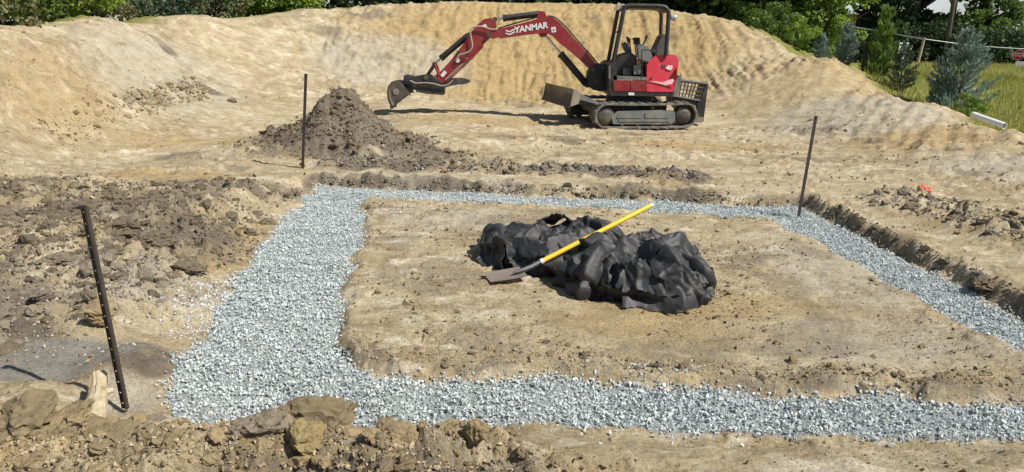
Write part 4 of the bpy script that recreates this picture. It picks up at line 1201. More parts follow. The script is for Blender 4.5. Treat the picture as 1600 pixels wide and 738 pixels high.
# ------------------------------------------------------------------ shovel
def shovel():
    tip = Vector((-.17, 5.27, .012)); neck = Vector((.08, 5.365, .055)); end = Vector((1.13, 5.90, .47))
    root = empty('shovel', tip)
    tag(root, 'square mouth shovel with long yellow handle lying across the black fabric', 'shovel')
    L = lambda p: Vector(p) - tip
    fwd = (neck - tip); fwd.z = 0; fwd.normalize(); side = Vector((-fwd.y, fwd.x, 0))
    bm = bmesh.new()
    grid = []
    for i in range(9):
        row = []
        for j in range(9):
            s = j / 4 - 1; t = i / 8
            wdt = .115 * (1 - .10 * max(0, t - .8) * 5)
            z = .006 + .022 * (abs(s) ** 3) + .020 * t * t + (.02 * max(0, t - .82) * 5) * (1 - abs(s)) + .004 * math.sin(3 * s)
            row.append(bm.verts.new(fwd * (t * .285) + side * (s * wdt) + Vector((0, 0, z))))
        grid.append(row)
    for i in range(8):
        for j in range(8):
            bm.faces.new((grid[i][j], grid[i + 1][j], grid[i + 1][j + 1], grid[i][j + 1]))
    geom = bmesh.ops.solidify(bm, geom=bm.faces[:], thickness=.003)
    blade = from_bm('blade', bm, MAT_SHOVEL, root, True)
    # strap and socket
    a = tip + fwd * .20 + Vector((0, 0, .040)); b = neck + (end - neck) * .145
    tube('socket', [L(a), L(neck + Vector((0, 0, .01))), L(neck + (end - neck) * .06), L(b)], [.010, .017, .0195, .0205], MAT_GRIP, root, 12)
    h = tube('handle', [L(b - (end - neck) * .01), L(b + (end - b) * .3), L(b + (end - b) * .7), L(end)], [.0185, .0195, .0195, .0185], MAT_YELLOW, root, 14)
    d = (end - b).normalized()
    tube('end_cap', [L(end - d * .02), L(end + d * .004)], [.0200, .0190], MAT_SILVER, h, 14)
    tube('ferrule_band', [L(b - d * .015), L(b + d * .012)], [.0225, .0220], MAT_SILVER, root, 12)
    return root
shovel()

# ------------------------------------------------------------------ steel stakes
def punched_stake():
    x, y = (-1.882,3.298)
    root_z = -.03
    root = empty('steel_stake', (x, y, root_z))
    tag(root, 'dark steel stake punched with a row of holes near the gravel corner', 'stake')
    H, W, T = 1.0, .024, .005
    H = 0.975 - root_z
    top = Vector((-1.971 - x, .03, 0))
    # web with real square-cornered round holes, drawn as a strip of cells
    bm = bmesh.new()
    n = 18; c = H / n
    for i in range(n):
        z0 = i * c
        cz = z0 + c / 2
        rr = .0052
        ring_o, ring_i = [], []
        for k in range(8):
            a = math.pi / 4 * k + math.pi / 8
            ring_i.append((math.cos(a) * rr - .003, cz + math.sin(a) * rr))
        corners = [(W / 2, cz + c / 2), (-W / 2, cz + c / 2), (-W / 2, z0), (W / 2, z0)]
        mids = [(0, cz + c / 2), (-W / 2, cz), (0, z0), (W / 2, cz)]
        outer = [corners[0], mids[0], corners[1], mids[1], corners[2], mids[2], corners[3], mids[3]]
        vo = [bm.verts.new((px, 0, pz)) for px, pz in outer]
        vi = [bm.verts.new((px, 0, pz)) for px, pz in ring_i]
        for k in range(8):
            bm.faces.new((vo[k], vo[(k + 1) % 8], vi[(k + 1) % 8], vi[k]))
    bmesh.ops.remove_doubles(bm, verts=bm.verts, dist=1e-5)
    bmesh.ops.solidify(bm, geom=bm.faces[:], thickness=T)
    for v in bm.verts:
        v.co.x += top.x * v.co.z / H; v.co.y += top.y * v.co.z / H
    from_bm('punched_web', bm, MAT_STAKE_DARK, root)
    bm = bmesh.new()
    bm_box(bm, (W / 2 + .0005, -.012, 0), (W / 2 + .0085, .012, H))
    for v in bm.verts:
        v.co.x += top.x * v.co.z / H; v.co.y += top.y * v.co.z / H
    from_bm('flange', bm, MAT_STAKE, root)  # browner than the web: the lit side is put into its colour
    bm = bmesh.new()
    bm_box(bm, (-.020 + top.x, .006, H - .008), (W / 2 - .001 + top.x, .045, H + .002))
    from_bm('bent_top', bm, MAT_STAKE_DARK, root, bevel=.002)
punched_stake()

def rod_stake(base, top, r, label):
    b = Vector((base[0], base[1], gh(*base) - .05)); t = Vector(top)
    root = empty('steel_stake', b)
    tag(root, label, 'stake')
    d = (t - b)
    u = d.normalized(); s = u.cross(Vector((0, 1, 0))).normalized(); f = s.cross(u)
    bm = bmesh.new()
    # tee section: web and flange, with a ground point
    for lo, hi in (((-r, -r * .35), (r, r * .35)), ((-r * .35, r * .3501), (r * .35, r * 1.5))):
        vs = []
        for q, k in ((0, 1), (1, 1)):
            p = b + d * q - b
            vs.append([bm.verts.new(p + s * x + f * y) for x, y in ((lo[0], lo[1]), (hi[0], lo[1]), (hi[0], hi[1]), (lo[0], hi[1]))])
        for k in range(4):
            bm.faces.new((vs[0][k], vs[0][(k + 1) % 4], vs[1][(k + 1) % 4], vs[1][k]))
        bm.faces.new(vs[0][::-1]); bm.faces.new(vs[1])
    from_bm('shaft', bm, MAT_STAKE, root)
    tube('head', [d - u * .012, d + u * .004], [r * 1.25, r * 1.15], MAT_STAKE, root, 8)
rod_stake((-2.727,9.525), (-2.587,9.42,1.285), .017, 'thin steel stake standing in front of the soil mound')
rod_stake((3.069,7.802), (3.155,7.86,1.021), .0155, 'thin leaning steel stake at the right rear corner of the trench')

# ------------------------------------------------------------------ pale log
def log_material():
    m, nt, b = nodes_of('weathered_log')
    geo = nt.nodes.new('ShaderNodeNewGeometry')
    mp = nt.nodes.new('ShaderNodeMapping')
    mp.inputs['Scale'].default_value = (34, 7, 16)
    nt.links.new(geo.outputs['Position'], mp.inputs['Vector'])
    g = noise_node(nt, 1.0, 7, .7, mp.outputs['Vector'], .6)
    k = noise_node(nt, 16, 5, .65, geo.outputs['Position'])
    r = ramp(nt, [(.30, (.16, .115, .068)), (.45, (.40, .325, .205)), (.60, (.52, .44, .295)), (.75, (.60, .525, .375))])
    nt.links.new(math_node(nt, 'ADD', math_node(nt, 'MULTIPLY', g.outputs['Fac'], .55), math_node(nt, 'MULTIPLY', k.outputs['Fac'], .45)), r.inputs['Fac'])
    nt.links.new(r.outputs['Color'], b.inputs['Base Color'])
    b.inputs['Roughness'].default_value = .9
    b.inputs['Specular IOR Level'].default_value = .15
    bump(nt, b, g.outputs['Fac'], .9, .012)
    return m
MAT_LOG = log_material()

def log():
    a = Vector((-1.873,3,0.048)); b = Vector((-2.014,3.36,0.111))
    root = empty('log', a); tag(root, 'pale barkless log stub propped on the clods beside the punched stake', 'log')
    bm = bmesh.new()
    from mathutils import noise as mn
    n, seg = 40, 32
    d = b - a; u = d.normalized(); s = u.cross(Vector((0, 0, 1))).normalized(); f = s.cross(u)
    rings = []
    for i in range(n):
        t = i / (n - 1)
        rad = .050 + .006 * math.sin(5 * t + 1) - .008 * t + .010 * max(0, .12 - t) * 8
        p = d * t + s * .006 * math.sin(4 * t)
        ring = []
        for k in range(seg):
            an = 2 * math.pi * k / seg
            q = Vector((math.cos(an) * 1.6, math.sin(an) * 1.6, t * 1.4))
            rr = rad * (1 + .16 * mn.fractal(q + Vector((3, 1, 7)), .9, 2.0, 3) - .10 * max(0, .25 - abs(mn.noise(Vector((math.cos(an) * 4, math.sin(an) * 4, t * .9))))) * 4)
            e = u * (.035 * mn.noise(Vector((math.cos(an) * 2.2, math.sin(an) * 2.2, 9.0 + i))) if i in (0, n - 1) else 0)
            ring.append(bm.verts.new(p + s * math.cos(an) * rr + f * math.sin(an) * rr + e))
        rings.append(ring)
    for r0, r1 in zip(rings[:-1], rings[1:]):
        for k in range(seg):
            bm.faces.new((r0[k], r0[(k + 1) % seg], r1[(k + 1) % seg], r1[k]))
    for ring, sgn, t in ((rings[0], -1, 0), (rings[-1], 1, 1)):
        cv = bm.verts.new(d * t + u * sgn * .004)
        for k in range(seg):
            bm.faces.new((cv, ring[k], ring[(k + 1) % seg]))
    from_bm('stem', bm, MAT_LOG, root, False)
    # stub of a side branch and a split along the grain
    q = d * .62 + s * .045
    tube('branch_stub', [q - s * .02, q + s * .025 + u * .012], [.018, .013], MAT_WOOD, root, 9)
log()

# ================================================================== EXCAVATOR
def side_matrix(x, y, z, ang=0.0):
    """lettering on a face that looks towards -y"""
    c, s = math.cos(ang), math.sin(ang)
    return Matrix(((c, -s, 0, x), (0, 0, -1, y), (s, c, 0, z), (0, 0, 0, 1)))

def build_excavator():
    EX, EY = 2.3, 15.2
    root = empty('excavator', (EX, EY, .128))
    tag(root, 'red and black mini excavator with open canopy parked before the sand bank', 'excavator')
    YAW = R(13)
    X3 = lambda p, y: Vector((p[0], y, p[1]))

    # ---- crawler tracks
    def stadium(x0, r0, x1, r1, zc0, zc1, n=16):
        """outline of a belt over two wheels with its outward normals"""
        out = []
        for k in range(n + 1):
            a = math.pi / 2 + math.pi * k / n
            out.append((x0 + r0 * math.cos(a), zc0 + r0 * math.sin(a), math.cos(a), math.sin(a)))
        m = 22
        for k in range(1, m):
            t = k / m
            out.append((x0 + (x1 - x0) * t, zc0 - r0 + ((zc1 - r1) - (zc0 - r0)) * t, 0, -1))
        for k in range(n + 1):
            a = -math.pi / 2 + math.pi * k / n
            out.append((x1 + r1 * math.cos(a), zc1 + r1 * math.sin(a), math.cos(a), math.sin(a)))
        for k in range(1, m):
            t = k / m
            sag = -.012 * math.sin(math.pi * t)
            out.append((x1 + (x0 - x1) * t, zc1 + r1 + ((zc0 + r0) - (zc1 + r1)) * t + sag, 0, 1))
        return out
    def track(y0, y1):
        path = stadium(-.80, .235, .795, .240, .255, .258)
        bm = bmesh.new()
        N = len(path)
        rings = []
        for (x, z, nx, nz) in path:
            rings.append([bm.verts.new((x - nx * .035, y0, z - nz * .035)), bm.verts.new((x, y0, z)), bm.verts.new((x, y1, z)), bm.verts.new((x - nx * .035, y1, z - nz * .035))])
        for i in range(N):
            a, b = rings[i], rings[(i + 1) % N]
            for k in range(4):
                bm.faces.new((a[k], a[(k + 1) % 4], b[(k + 1) % 4], b[k]))
        # lugs of the tread, moulded on the belt
        tot = 0; seglen = []
        for i in range(N):
            a, b = path[i], path[(i + 1) % N]
            seglen.append(math.hypot(b[0] - a[0], b[1] - a[1]))
        tot = sum(seglen); nl = 50
        for k in range(nl):
            s = tot * k / nl; i = 0
            while s > seglen[i]:
                s -= seglen[i]; i = (i + 1) % N
            a, b = path[i], path[(i + 1) % N]; t = s / seglen[i]
            px, pz = a[0] + (b[0] - a[0]) * t, a[1] + (b[1] - a[1]) * t
            nx, nz = a[2] + (b[2] - a[2]) * t, a[3] + (b[3] - a[3]) * t
            tx, tz = nz, -nx
            half = (y0 + .004, (y0 + y1) / 2 + .03) if k % 2 else ((y0 + y1) / 2 - .03, y1 - .004)
            for (h0, h1) in (half,):
                vs = []
                for (dt, dn) in ((-.033, -.004), (.033, -.004), (.022, .021), (-.022, .021)):
                    for yy in (h0, h1):
                        vs.append(bm.verts.new((px + tx * dt + nx * dn, yy, pz + tz * dt + nz * dn)))
                q = [vs[j] for j in (0, 2, 4, 6)]; w = [vs[j] for j in (1, 3, 5, 7)]
                bm.faces.new(q); bm.faces.new(w[::-1])
                for j in range(4):
                    bm.faces.new((q[j], w[j], w[(j + 1) % 4], q[(j + 1) % 4]))
        belt = from_bm('track', bm, MAT_RUBBER, root, True)
        belt.rotation_euler = (0, 0, YAW)
        ym = (y0 + y1) / 2; out = y0 if y0 < 0 else y1; sg = -1 if y0 < 0 else 1
        inn = lambda d: out - sg * d
        lo, hi = sorted((inn(.035), inn(.22)))
        prism('track_frame', [(-.66, .10), (.52, .09), (.60, .14), (.58, .33), (.30, .36), (-.58, .34), (-.70, .24)], lo, hi, MAT_GREYPLATE, belt, .012)
        lo2, hi2 = sorted((inn(.020), inn(.034)))
        prism('frame_rib', [(-.56, .15), (.46, .14), (.46, .185), (-.56, .195)], lo2, hi2, MAT_GREYPLATE, belt, .004)
        prism('cover_plate', [(-.60, .215), (-.10, .21), (-.14, .315), (-.55, .315)], lo2, hi2, MAT_GREYPLATE, belt, .004)
        prism('cover_plate', [(-.03, .21), (.44, .205), (.44, .315), (-.03, .315)], lo2, hi2, MAT_GREYPLATE, belt, .004)
        def wheel(name, x, z, r, w, mat, bolts=0):
            bm = bmesh.new()
            a0, a1 = inn(.03), inn(.03 + w)
            bm_tube(bm, [(x, a0, z), (x, a0 - (a0 - a1) * .25, z), (x, a1, z)], [r * .55, r, r], 22)
            if bolts:
                for k in range(bolts):
                    an = 2 * math.pi * k / bolts
                    bx, bz = x + math.cos(an) * r * .38, z + math.sin(an) * r * .38
                    bm_tube(bm, [(bx, a0 + sg * .012, bz), (bx, a0 - sg * .01, bz)], .012, 6)
            return from_bm(name, bm, mat, belt, True)
        wheel('idler_wheel', -.80, .255, .178, .22, MAT_STEEL)
        wheel('drive_sprocket', .795, .258, .172, .22, MAT_STEEL, 9)
        for x in (-.48, -.17, .14, .45):
            wheel('track_roller', x, .105, .062, .20, MAT_STEEL)
        wheel('carrier_roller', .12, .405, .040, .2, MAT_STEEL)
        return belt
    track(-.985, -.635)
    track(.635, .985)

    def under(o):
        o.rotation_euler = (0, 0, YAW)
        return o
    bm = bmesh.new()
    bm_box(bm, (-.55, -.62, .18), (.55, .62, .42))
    bm_box(bm, (-.85, -.42, .26), (.0, .42, .40))
    under(from_bm('undercarriage', bm, MAT_BLACK, root, True, .02))
    tube('slew_ring', [(0, 0, .43), (0, 0, .56)], .46, MAT_BLACK, root, 32)

    # ---- dozer blade, raised in front of the tracks
    prof = [(-1.530, 0.450), (-1.470, 0.522), (-1.445, 0.603), (-1.455, 0.684), (-1.495, 0.756)]
    bm = bmesh.new()
    f = [[bm.verts.new((x, y, z)) for (x, z) in prof] for y in (-.985, -.5, 0, .5, .985)]
    for i in range(4):
        for k in range(len(prof) - 1):
            bm.faces.new((f[i][k], f[i][k + 1], f[i + 1][k + 1], f[i + 1][k]))
    bmesh.ops.solidify(bm, geom=bm.faces[:], thickness=-.03)
    blade = under(from_bm('dozer_blade', bm, MAT_BLADE, root, True))
    prism('cutting_edge', [(-1.570, 0.409), (-1.548, 0.409), (-1.505, 0.464), (-1.525, 0.468)], -.98, .98, MAT_STEEL, blade, .003)
    for y in (-.985, .955):
        prism('end_plate', [(-1.530, 0.432), (-1.370, 0.486), (-1.340, 0.630), (-1.390, 0.738), (-1.470, 0.756)], y - .012 * (1 if y < 0 else -1), y + .03, MAT_BLADE, blade, .004)
    for y in (-.46, .34):
        prism('blade_arm', [(-1.430, 0.522), (-.60, .24), (-.60, .36), (-1.420, 0.666)], y, y + .12, MAT_GREYPLATE, blade, .01)
    prism('blade_gusset', [(-1.430, 0.576), (-0.940, 0.460), (-0.980, 0.520), (-1.415, 0.702)], -.92, -.46, MAT_GREYPLATE, blade, .01)

    # ---- upper structure
    NY = -.86
    bm = bmesh.new()
    bm_prism(bm, [(-0.49,0.607),(0.698,0.616),(0.741,0.7),(-0.495,0.691)], NY + .01, .86)
    deck = from_bm('platform', bm, MAT_BLACK, root, True, .01)
    prism('data_plate', [(-0.143,0.678),(-0.033,0.677),(-0.03,0.627),(-0.14,0.628)], NY - .004, NY + .009, MAT_WHITE, deck, .001)
    for pts in ([(-0.44,0.9),(-0.126,0.899),(-0.115,0.702),(-0.418,0.702)], [(-0.114,0.899),(0.178,0.9),(0.19,0.703),(-0.103,0.702)]):
        p = prism('side_panel', pts, NY, NY + .10, MAT_RED, root, .012)
        cx = sum(q[0] for q in pts) / 4; cz = sum(q[1] for q in pts) / 4
        tube('latch', [(cx + .06, NY - .004, cz), (cx + .06, NY + .01, cz)], .014, MAT_BLACK, p, 10)
    # engine hood with its side leaning in towards the top
    pts = [(0.2,0.7),(0.189,0.916),(0.194,1.199),(0.266,1.293),(0.357,1.36),(0.571,1.38),(0.739,1.378),(0.793,1.291),(0.782,1.127),(0.753,0.938),(0.698,0.702)]
    z0 = min(p[1] for p in pts); z1 = max(p[1] for p in pts)
    bm = bmesh.new()
    bm_prism(bm, pts, NY, .84)
    for v in bm.verts:
        t = max(0, (v.co.z - z0) / (z1 - z0) - .25) / .75
        if v.co.y < 0: v.co.y += .17 * t
        else: v.co.y -= .12 * t
    hood = from_bm('engine_hood', bm, MAT_HOOD, root, True, .035, 3)
    # marks follow the leaning side: pale pink swoosh low on the hood and the number above it
    def hood_y(z):
        return NY + .17 * max(0, (z - z0) / (z1 - z0) - .25) / .75
    def hood_mark(name, pts, mat, parent, lift=.004):
        bm = bmesh.new()
        fr = [bm.verts.new((x, hood_y(z) - lift, z)) for x, z in pts]
        bk = [bm.verts.new((x, hood_y(z) + .02, z)) for x, z in pts]
        n = len(pts)
        bm.faces.new(fr); bm.faces.new(bk[::-1])
        for i in range(n):
            bm.faces.new((fr[i], bk[i], bk[(i + 1) % n], fr[(i + 1) % n]))
        return from_bm(name, bm, mat, parent)
    hood_mark('pale_swoosh', [(0.213,0.898),(0.498,0.884),(0.686,0.946),(0.713,0.907),(0.657,0.847),(0.563,0.816),(0.452,0.844)], MAT_PINK, hood)
    hood_mark('panel_seam', [(0.195,0.893),(0.674,0.789),(0.674,0.782),(0.196,0.883)], MAT_RED, hood, .001)
    x, z = (0.558,1.144)
    lean = Matrix.Rotation(-math.atan2(.17, (z1 - z0) * .75), 4, 'X')
    lettering('model_number', '40', .115, MAT_SILVER, hood, Matrix.Translation((x + .045, hood_y(z) - .008, z)) @ lean @ side_matrix(0, 0, 0, R(-3)), .25, .005)
    lettering('model_letter', 'V', .085, MAT_SIGNBLACK, hood, Matrix.Translation((x - .065, hood_y(z + .03) - .008, z + .025)) @ lean @ side_matrix(0, 0, 0, R(-3)), .25, .006)
    lettering('model_letter', 'i', .070, MAT_SIGNBLACK, hood, Matrix.Translation((x - .028, hood_y(z + .03) - .008, z + .02)) @ lean @ side_matrix(0, 0, 0, R(-3)), .25, .006)
    x, z = (0.282,0.953)
    tube('hood_lock', [(x, NY - .006, z), (x, NY + .03, z)], .022, MAT_RED, hood, 12)
    x, z = (0.773,1.08)
    box('rear_lamp', (x - .02, NY - .004, z - .07), (x + .035, NY + .12, z + .07), MAT_AMBER, hood, .01)
    cw = [(0.708,0.616),(0.72,0.736),(0.765,0.962),(0.794,1.127),(0.85,1.01),(0.842,0.797),(0.808,0.606)]
    prism('counterweight', cw, NY + .06, .80, MAT_GREYPLATE, root, .03)

    # ---- cab floor, pedals, consoles, seat
    fl = prism('cab_floor', [(-0.441,0.978),(0.189,0.965),(0.192,0.913),(-0.438,0.907)], -.84, .35, MAT_GREYPLATE, root, .008)
    prism('floor_kick_plate', [(-0.412,1.141),(0.204,1.151),(0.215,0.971),(-0.403,0.972)], -.15, .30, MAT_BLACK, fl, .008)
    fr = prism('front_cowl', [(-0.502,0.613),(-0.537,1.19),(-0.442,1.239),(-0.388,1.145),(-0.362,0.881),(-0.409,0.614)], -.84, .62, MAT_BLACK, root, .015)
    prism('cowl_hinge', [(-0.541,1.162),(-0.505,1.163),(-0.493,0.928),(-0.529,0.927)], -.865, -.842, MAT_GREYPLATE, fr, .004)
    prism('front_shroud', [(-0.401,1.183),(-0.309,1.33),(-0.077,1.406),(0.027,1.335),(0.044,1.044),(-0.353,0.988)], -.55, .30, MAT_BLACK, root, .02)
    st = prism('seat', [(0.146,1.29),(0.491,1.32),(0.524,1.2),(0.203,1.158)], -.62, -.08, MAT_SEAT, root, .03)
    prism('backrest', [(0.347,1.438),(0.476,1.727),(0.535,1.758),(0.581,1.717),(0.566,1.49),(0.506,1.284),(0.407,1.283)], -.62, -.08, MAT_SEAT, st, .03)
    prism('seat_pedestal', [(0.178,1.17),(0.499,1.2),(0.53,0.932),(0.218,0.927)], -.58, -.12, MAT_BLACK, st, .01)
    lc = prism('control_console', [(0.009,1.508),(0.103,1.556),(0.202,1.511),(0.286,1.348),(0.231,1.252),(0.11,1.25),(0.032,1.32)], -.76, -.58, MAT_CONSOLE, root, .02)
    rc = prism('control_console', [(0.07,1.526),(0.168,1.577),(0.272,1.529),(0.336,1.333),(0.186,1.281),(0.107,1.329)], -.04, .12, MAT_CONSOLE, root, .02)
    for c, y, pts in ((lc, -.67, [(0.103,1.533),(0.144,1.639),(0.175,1.721)]), (rc, .04, [(0.093,1.526),(0.113,1.625),(0.104,1.674)])):
        tube('joystick', [X3(pts[0], y), X3(pts[1], y), X3(pts[2], y)], [.014, .016, .026], MAT_BLACK, c, 10)
    prism('armrest', [(0.183,1.44),(0.387,1.467),(0.389,1.432),(0.186,1.393)], -.74, -.62, MAT_BLACK, lc, .01)
    mon = prism('monitor', [(0.03,1.685),(0.144,1.681),(0.164,1.564),(0.051,1.55)], -.02, .14, MAT_BLACK, root, .015)
    prism('monitor_hood', [(-0.006,1.647),(0.068,1.693),(0.157,1.687),(0.146,1.662)], -.04, .16, MAT_BLACK, mon, .006)
    pl = prism('pedal_lever', [(-0.247,1.56),(-0.175,1.603),(-0.055,1.455),(-0.088,1.382),(-0.178,1.429)], -.36, -.22, MAT_SEAT, root, .02)
    for p0, p1, y in (((-0.08,1.237), (-0.126,1.622), -.30), ((-0.002,1.235), (-0.073,1.598), -.18)):
        t = tube('travel_lever', [X3(p0, y), X3(p1, y)], .013, MAT_BLACK, root, 8)
        tube('lever_grip', [X3(p1, y), X3(p1, y) + Vector((-.02, 0, .08))], [.02, .024], MAT_BLACK, t, 10)
    tube('grab_rail', [X3(p, -.84) for p in [(0.099,0.949),(0.062,1.441),(0.091,1.465),(0.306,1.468),(0.326,1.352)]], .011, MAT_BLACK, root, 8)
    prism('step_box', [(-0.245,1.121),(-0.086,1.124),(-0.077,0.98),(-0.237,0.977)], -.66, -.42, MAT_BLACK, root, .012)
    prism('fuse_cover', [(-0.047,1.174),(0.087,1.188),(0.097,1.009),(-0.037,1.007)], -.70, -.52, MAT_CONSOLE, root, .012)

    # ---- canopy
    near, far = -.74, .16
    roof_pts = [(-0.295,2.212),(-0.227,2.257),(0.403,2.256),(0.5,2.219),(0.503,2.185),(0.382,2.211),(-0.188,2.212),(-0.269,2.172)]
    bm = bmesh.new(); bm_prism(bm, roof_pts, near + .03, far - .03)
    roof = from_bm('canopy', bm, MAT_BLACK, root, True, .008)
    fp = [X3(p, near) for p in [(-0.464,1.101),(-0.428,1.337),(-0.32,2.012),(-0.299,2.172),(-0.261,2.236),(-0.179,2.256),(0.118,2.258),(0.403,2.252),(0.488,2.219),(0.537,2.14),(0.541,1.98),(0.543,1.354)]]
    tube('canopy_post', smooth_path(fp, 3), .040, MAT_BLACK, roof, 12)
    ffar = [X3(p, far) for p in [(-0.442,1.105),(-0.424,1.268),(-0.311,2.034),(-0.287,2.192),(-0.246,2.248),(-0.159,2.267),(0.144,2.265),(0.422,2.257),(0.513,2.224),(0.568,2.146),(0.58,1.976),(0.596,1.36)]]
    tube('canopy_post', smooth_path(ffar, 3), .038, MAT_BLACK, roof, 12)
    for a, b in (((-0.288,2.195), (-0.282,2.216)), ((-0.357,1.804), (-0.335,1.765))):
        tube('cross_bar', [X3(a, near), X3(b, far)], .016, MAT_BLACK, roof, 8)
    a, b = (0.527,2.174), (0.56,2.182)
    tube('cross_bar', [X3(a, near), X3(b, far)], .034, MAT_BLACK, roof, 10)
    lx, lz = (0.679,2.069)
    tube('work_lamp', [(lx - .05, -.5, lz), (lx + .02, -.5, lz - .01), (lx + .045, -.5, lz - .01)], [.045, .068, .062], MAT_LAMP, roof, 16)
    tube('lamp_bracket', [(lx - .15, -.6, lz + .04), (lx - .02, -.5, lz)], .014, MAT_BLACK, roof, 8)
    lx, lz = (-0.274,2.247)
    box('front_lamp', (lx - .06, -.05, lz - .05), (lx + .02, .07, lz + .05), MAT_LAMP, roof, .012)

    # ---- swing bracket
    sb = prism('swing_bracket', [(-0.865,1.016),(-0.805,1.104),(-0.706,1.174),(-0.465,1.178),(-0.44,0.685),(-0.579,0.644),(-0.735,0.667),(-0.847,0.741),(-0.872,0.891)], -.17, .17, MAT_BLACK, root, .02)
    for (px, y0) in (((-0.757,1.074), -.17), ((-0.581,1.077), -.17), ((-0.683,0.828), -.17), ((-0.604,1.04), -.17)):
        tube('pin', [(px[0], y0 - .018, px[1]), (px[0], y0 + .02, px[1])], .040, MAT_STEEL, sb, 14)
    tube('hydraulic_hose', smooth_path([((-0.778,1.133)[0], -.18, (-0.778,1.133)[1]), ((-0.646,1.024)[0], -.24, (-0.646,1.024)[1]), ((-0.576,0.876)[0], -.24, (-0.576,0.876)[1]), ((-0.471,0.803)[0], -.20, (-0.471,0.803)[1])], 5), .018, MAT_BLACK, sb, 8)

    # ---- boom
    bpts = [(-2.757,1.782),(-2.62,1.808),(-2.297,1.886),(-1.951,1.983),(-1.803,2.038),(-1.716,2.058),(-1.642,2.052),(-1.566,2.027),(-1.465,1.96),(-1.323,1.83),(-1.115,1.609),(-0.88,1.377),(-0.708,1.184),(-0.678,1.099),(-0.74,1.061),(-0.83,1.108),(-1.014,1.283),(-1.222,1.445),(-1.402,1.575),(-1.544,1.7),(-1.62,1.747),(-1.708,1.773),(-1.795,1.767),(-2.119,1.721),(-2.618,1.645),(-2.718,1.626),(-2.769,1.685)]
    bm = bmesh.new(); bm_prism(bm, bpts, -.13, .13)
    boom = from_bm('boom', bm, MAT_RED, root, True, .014)
    # plain edge strips along the lower flange and the reinforced tip
    strip = [(-2.618,1.647),(-2.119,1.723),(-1.796,1.769),(-1.708,1.776),(-1.62,1.749),(-1.544,1.704),(-1.402,1.578),(-1.222,1.447),(-1.015,1.286),(-0.831,1.113),(-0.848,1.091),(-1.031,1.26),(-1.239,1.423),(-1.419,1.551),(-1.556,1.677),(-1.632,1.724),(-1.713,1.749),(-1.79,1.743),(-2.114,1.696),(-2.613,1.62)]
    prism('flange', strip, -.150, .150, MAT_RED, boom, .003)
    prism('boom_tip_plate', [(-2.794,1.745),(-2.744,1.794),(-2.669,1.789),(-2.668,1.645),(-2.742,1.613),(-2.805,1.649)], -.155, .155, MAT_RED, boom, .008)
    x, z = (-2.003,1.836)
    lettering('lettering', 'YANMAR', .158, MAT_WHITE, boom, side_matrix(x, -.1345, z, R(9.5)), .12, .006, .002, 1.0)
    for k in range(2):
        dx, dz = .0, -.052 * k
        e = [(p[0] + dx, p[1] + dz) for p in [(-2.501,1.791),(-2.42,1.768),(-2.313,1.821),(-2.308,1.797),(-2.414,1.744),(-2.495,1.767)]]
        prism('emblem', e, -.1365, -.1215, MAT_WHITE, boom, 0)
    prism('warning_sticker', [(-1.613,1.849),(-1.524,1.865),(-1.508,1.765),(-1.595,1.753)], -.1365, -.1215, MAT_WHITE, boom, 0)
    prism('sticker_mark', [(-1.577,1.821),(-1.545,1.827),(-1.536,1.786),(-1.569,1.78)], -.1385, -.1315, MAT_GREYPLATE, boom, 0)
    prism('cylinder_lug', [(-1.898,2.016),(-1.863,2.129),(-1.776,2.152),(-1.726,2.127),(-1.698,2.043)], -.07, .07, MAT_RED, boom, .012)
    prism('cylinder_lug', [(-1.879,1.762),(-1.801,1.659),(-1.713,1.675),(-1.652,1.754)], -.08, .08, MAT_RED, boom, .01)
    tube('boom_hose', smooth_path([X3(p, -.05) for p in [(-1.826,2.075),(-1.974,2.013),(-2.186,1.954),(-2.435,1.88),(-2.647,1.816)]], 4), .014, MAT_BLACK, boom, 8)
    tube('boom_hose', smooth_path([X3(p, -.05) for p in [(-1.676,2.068),(-1.525,2.033),(-1.319,1.868),(-1.084,1.617),(-0.847,1.377),(-0.66,1.17)]], 4), .016, MAT_BLACK, boom, 8)
    for px in ((-2.81,1.687), ):
        tube('pivot_pin', [(px[0], -.17, px[1]), (px[0], .17, px[1])], .045, MAT_STEEL, boom, 16)

    def cyl(name, a, b, split, rb, rr, y, a_mat=MAT_BLACK):
        """hydraulic cylinder: barrel from a to split, rod on to b"""
        A, B = X3(a, y), X3(b, y)
        S = A + (B - A) * split; d = (B - A).normalized()
        bm = bmesh.new()
        bm_tube(bm, [A, A + d * .04, S - d * .05, S - d * .05, S], [rb * .75, rb, rb, rb * 1.14, rb * 1.14], 16)
        brl = from_bm(name, bm, a_mat, root, True)
        tube('piston_rod', [S - d * .02, B], rr, MAT_CHROME, brl, 12)
        for p in (A, B):
            tube('cylinder_eye', [p + Vector((0, -.055, 0)), p + Vector((0, .055, 0))], rr * 1.7, MAT_STEEL, brl, 14)
        n = Vector((0, -rb - .012, 0))
        tube('feed_pipe', [A + d * .08 + n, S - d * .08 + n], .011, MAT_BLACK, brl, 8)
        return brl
    cyl('boom_cylinder', (-0.847,0.753), (-1.739,1.716), .63, .068, .030, 0)
    cyl('arm_cylinder', (-1.807,2.108), (-2.707,1.988), .83, .060, .026, 0)
    cyl('bucket_cylinder', (-3.214,1.691), (-3.901,1.114), .82, .058, .025, 0)

    # ---- arm
    apts = [(-2.785,2.01),(-2.697,1.971),(-2.671,1.844),(-2.732,1.722),(-2.781,1.655),(-2.949,1.488),(-3.219,1.203),(-3.472,0.976),(-3.663,0.793),(-3.778,0.747),(-3.93,0.794),(-3.942,0.856),(-3.789,0.958),(-3.598,1.159),(-3.421,1.383),(-3.207,1.666),(-3.157,1.751),(-3.058,1.867),(-2.922,1.984)]
    bm = bmesh.new(); bm_prism(bm, apts, -.115, .115)
    arm = from_bm('arm', bm, MAT_RED, root, True, .014)
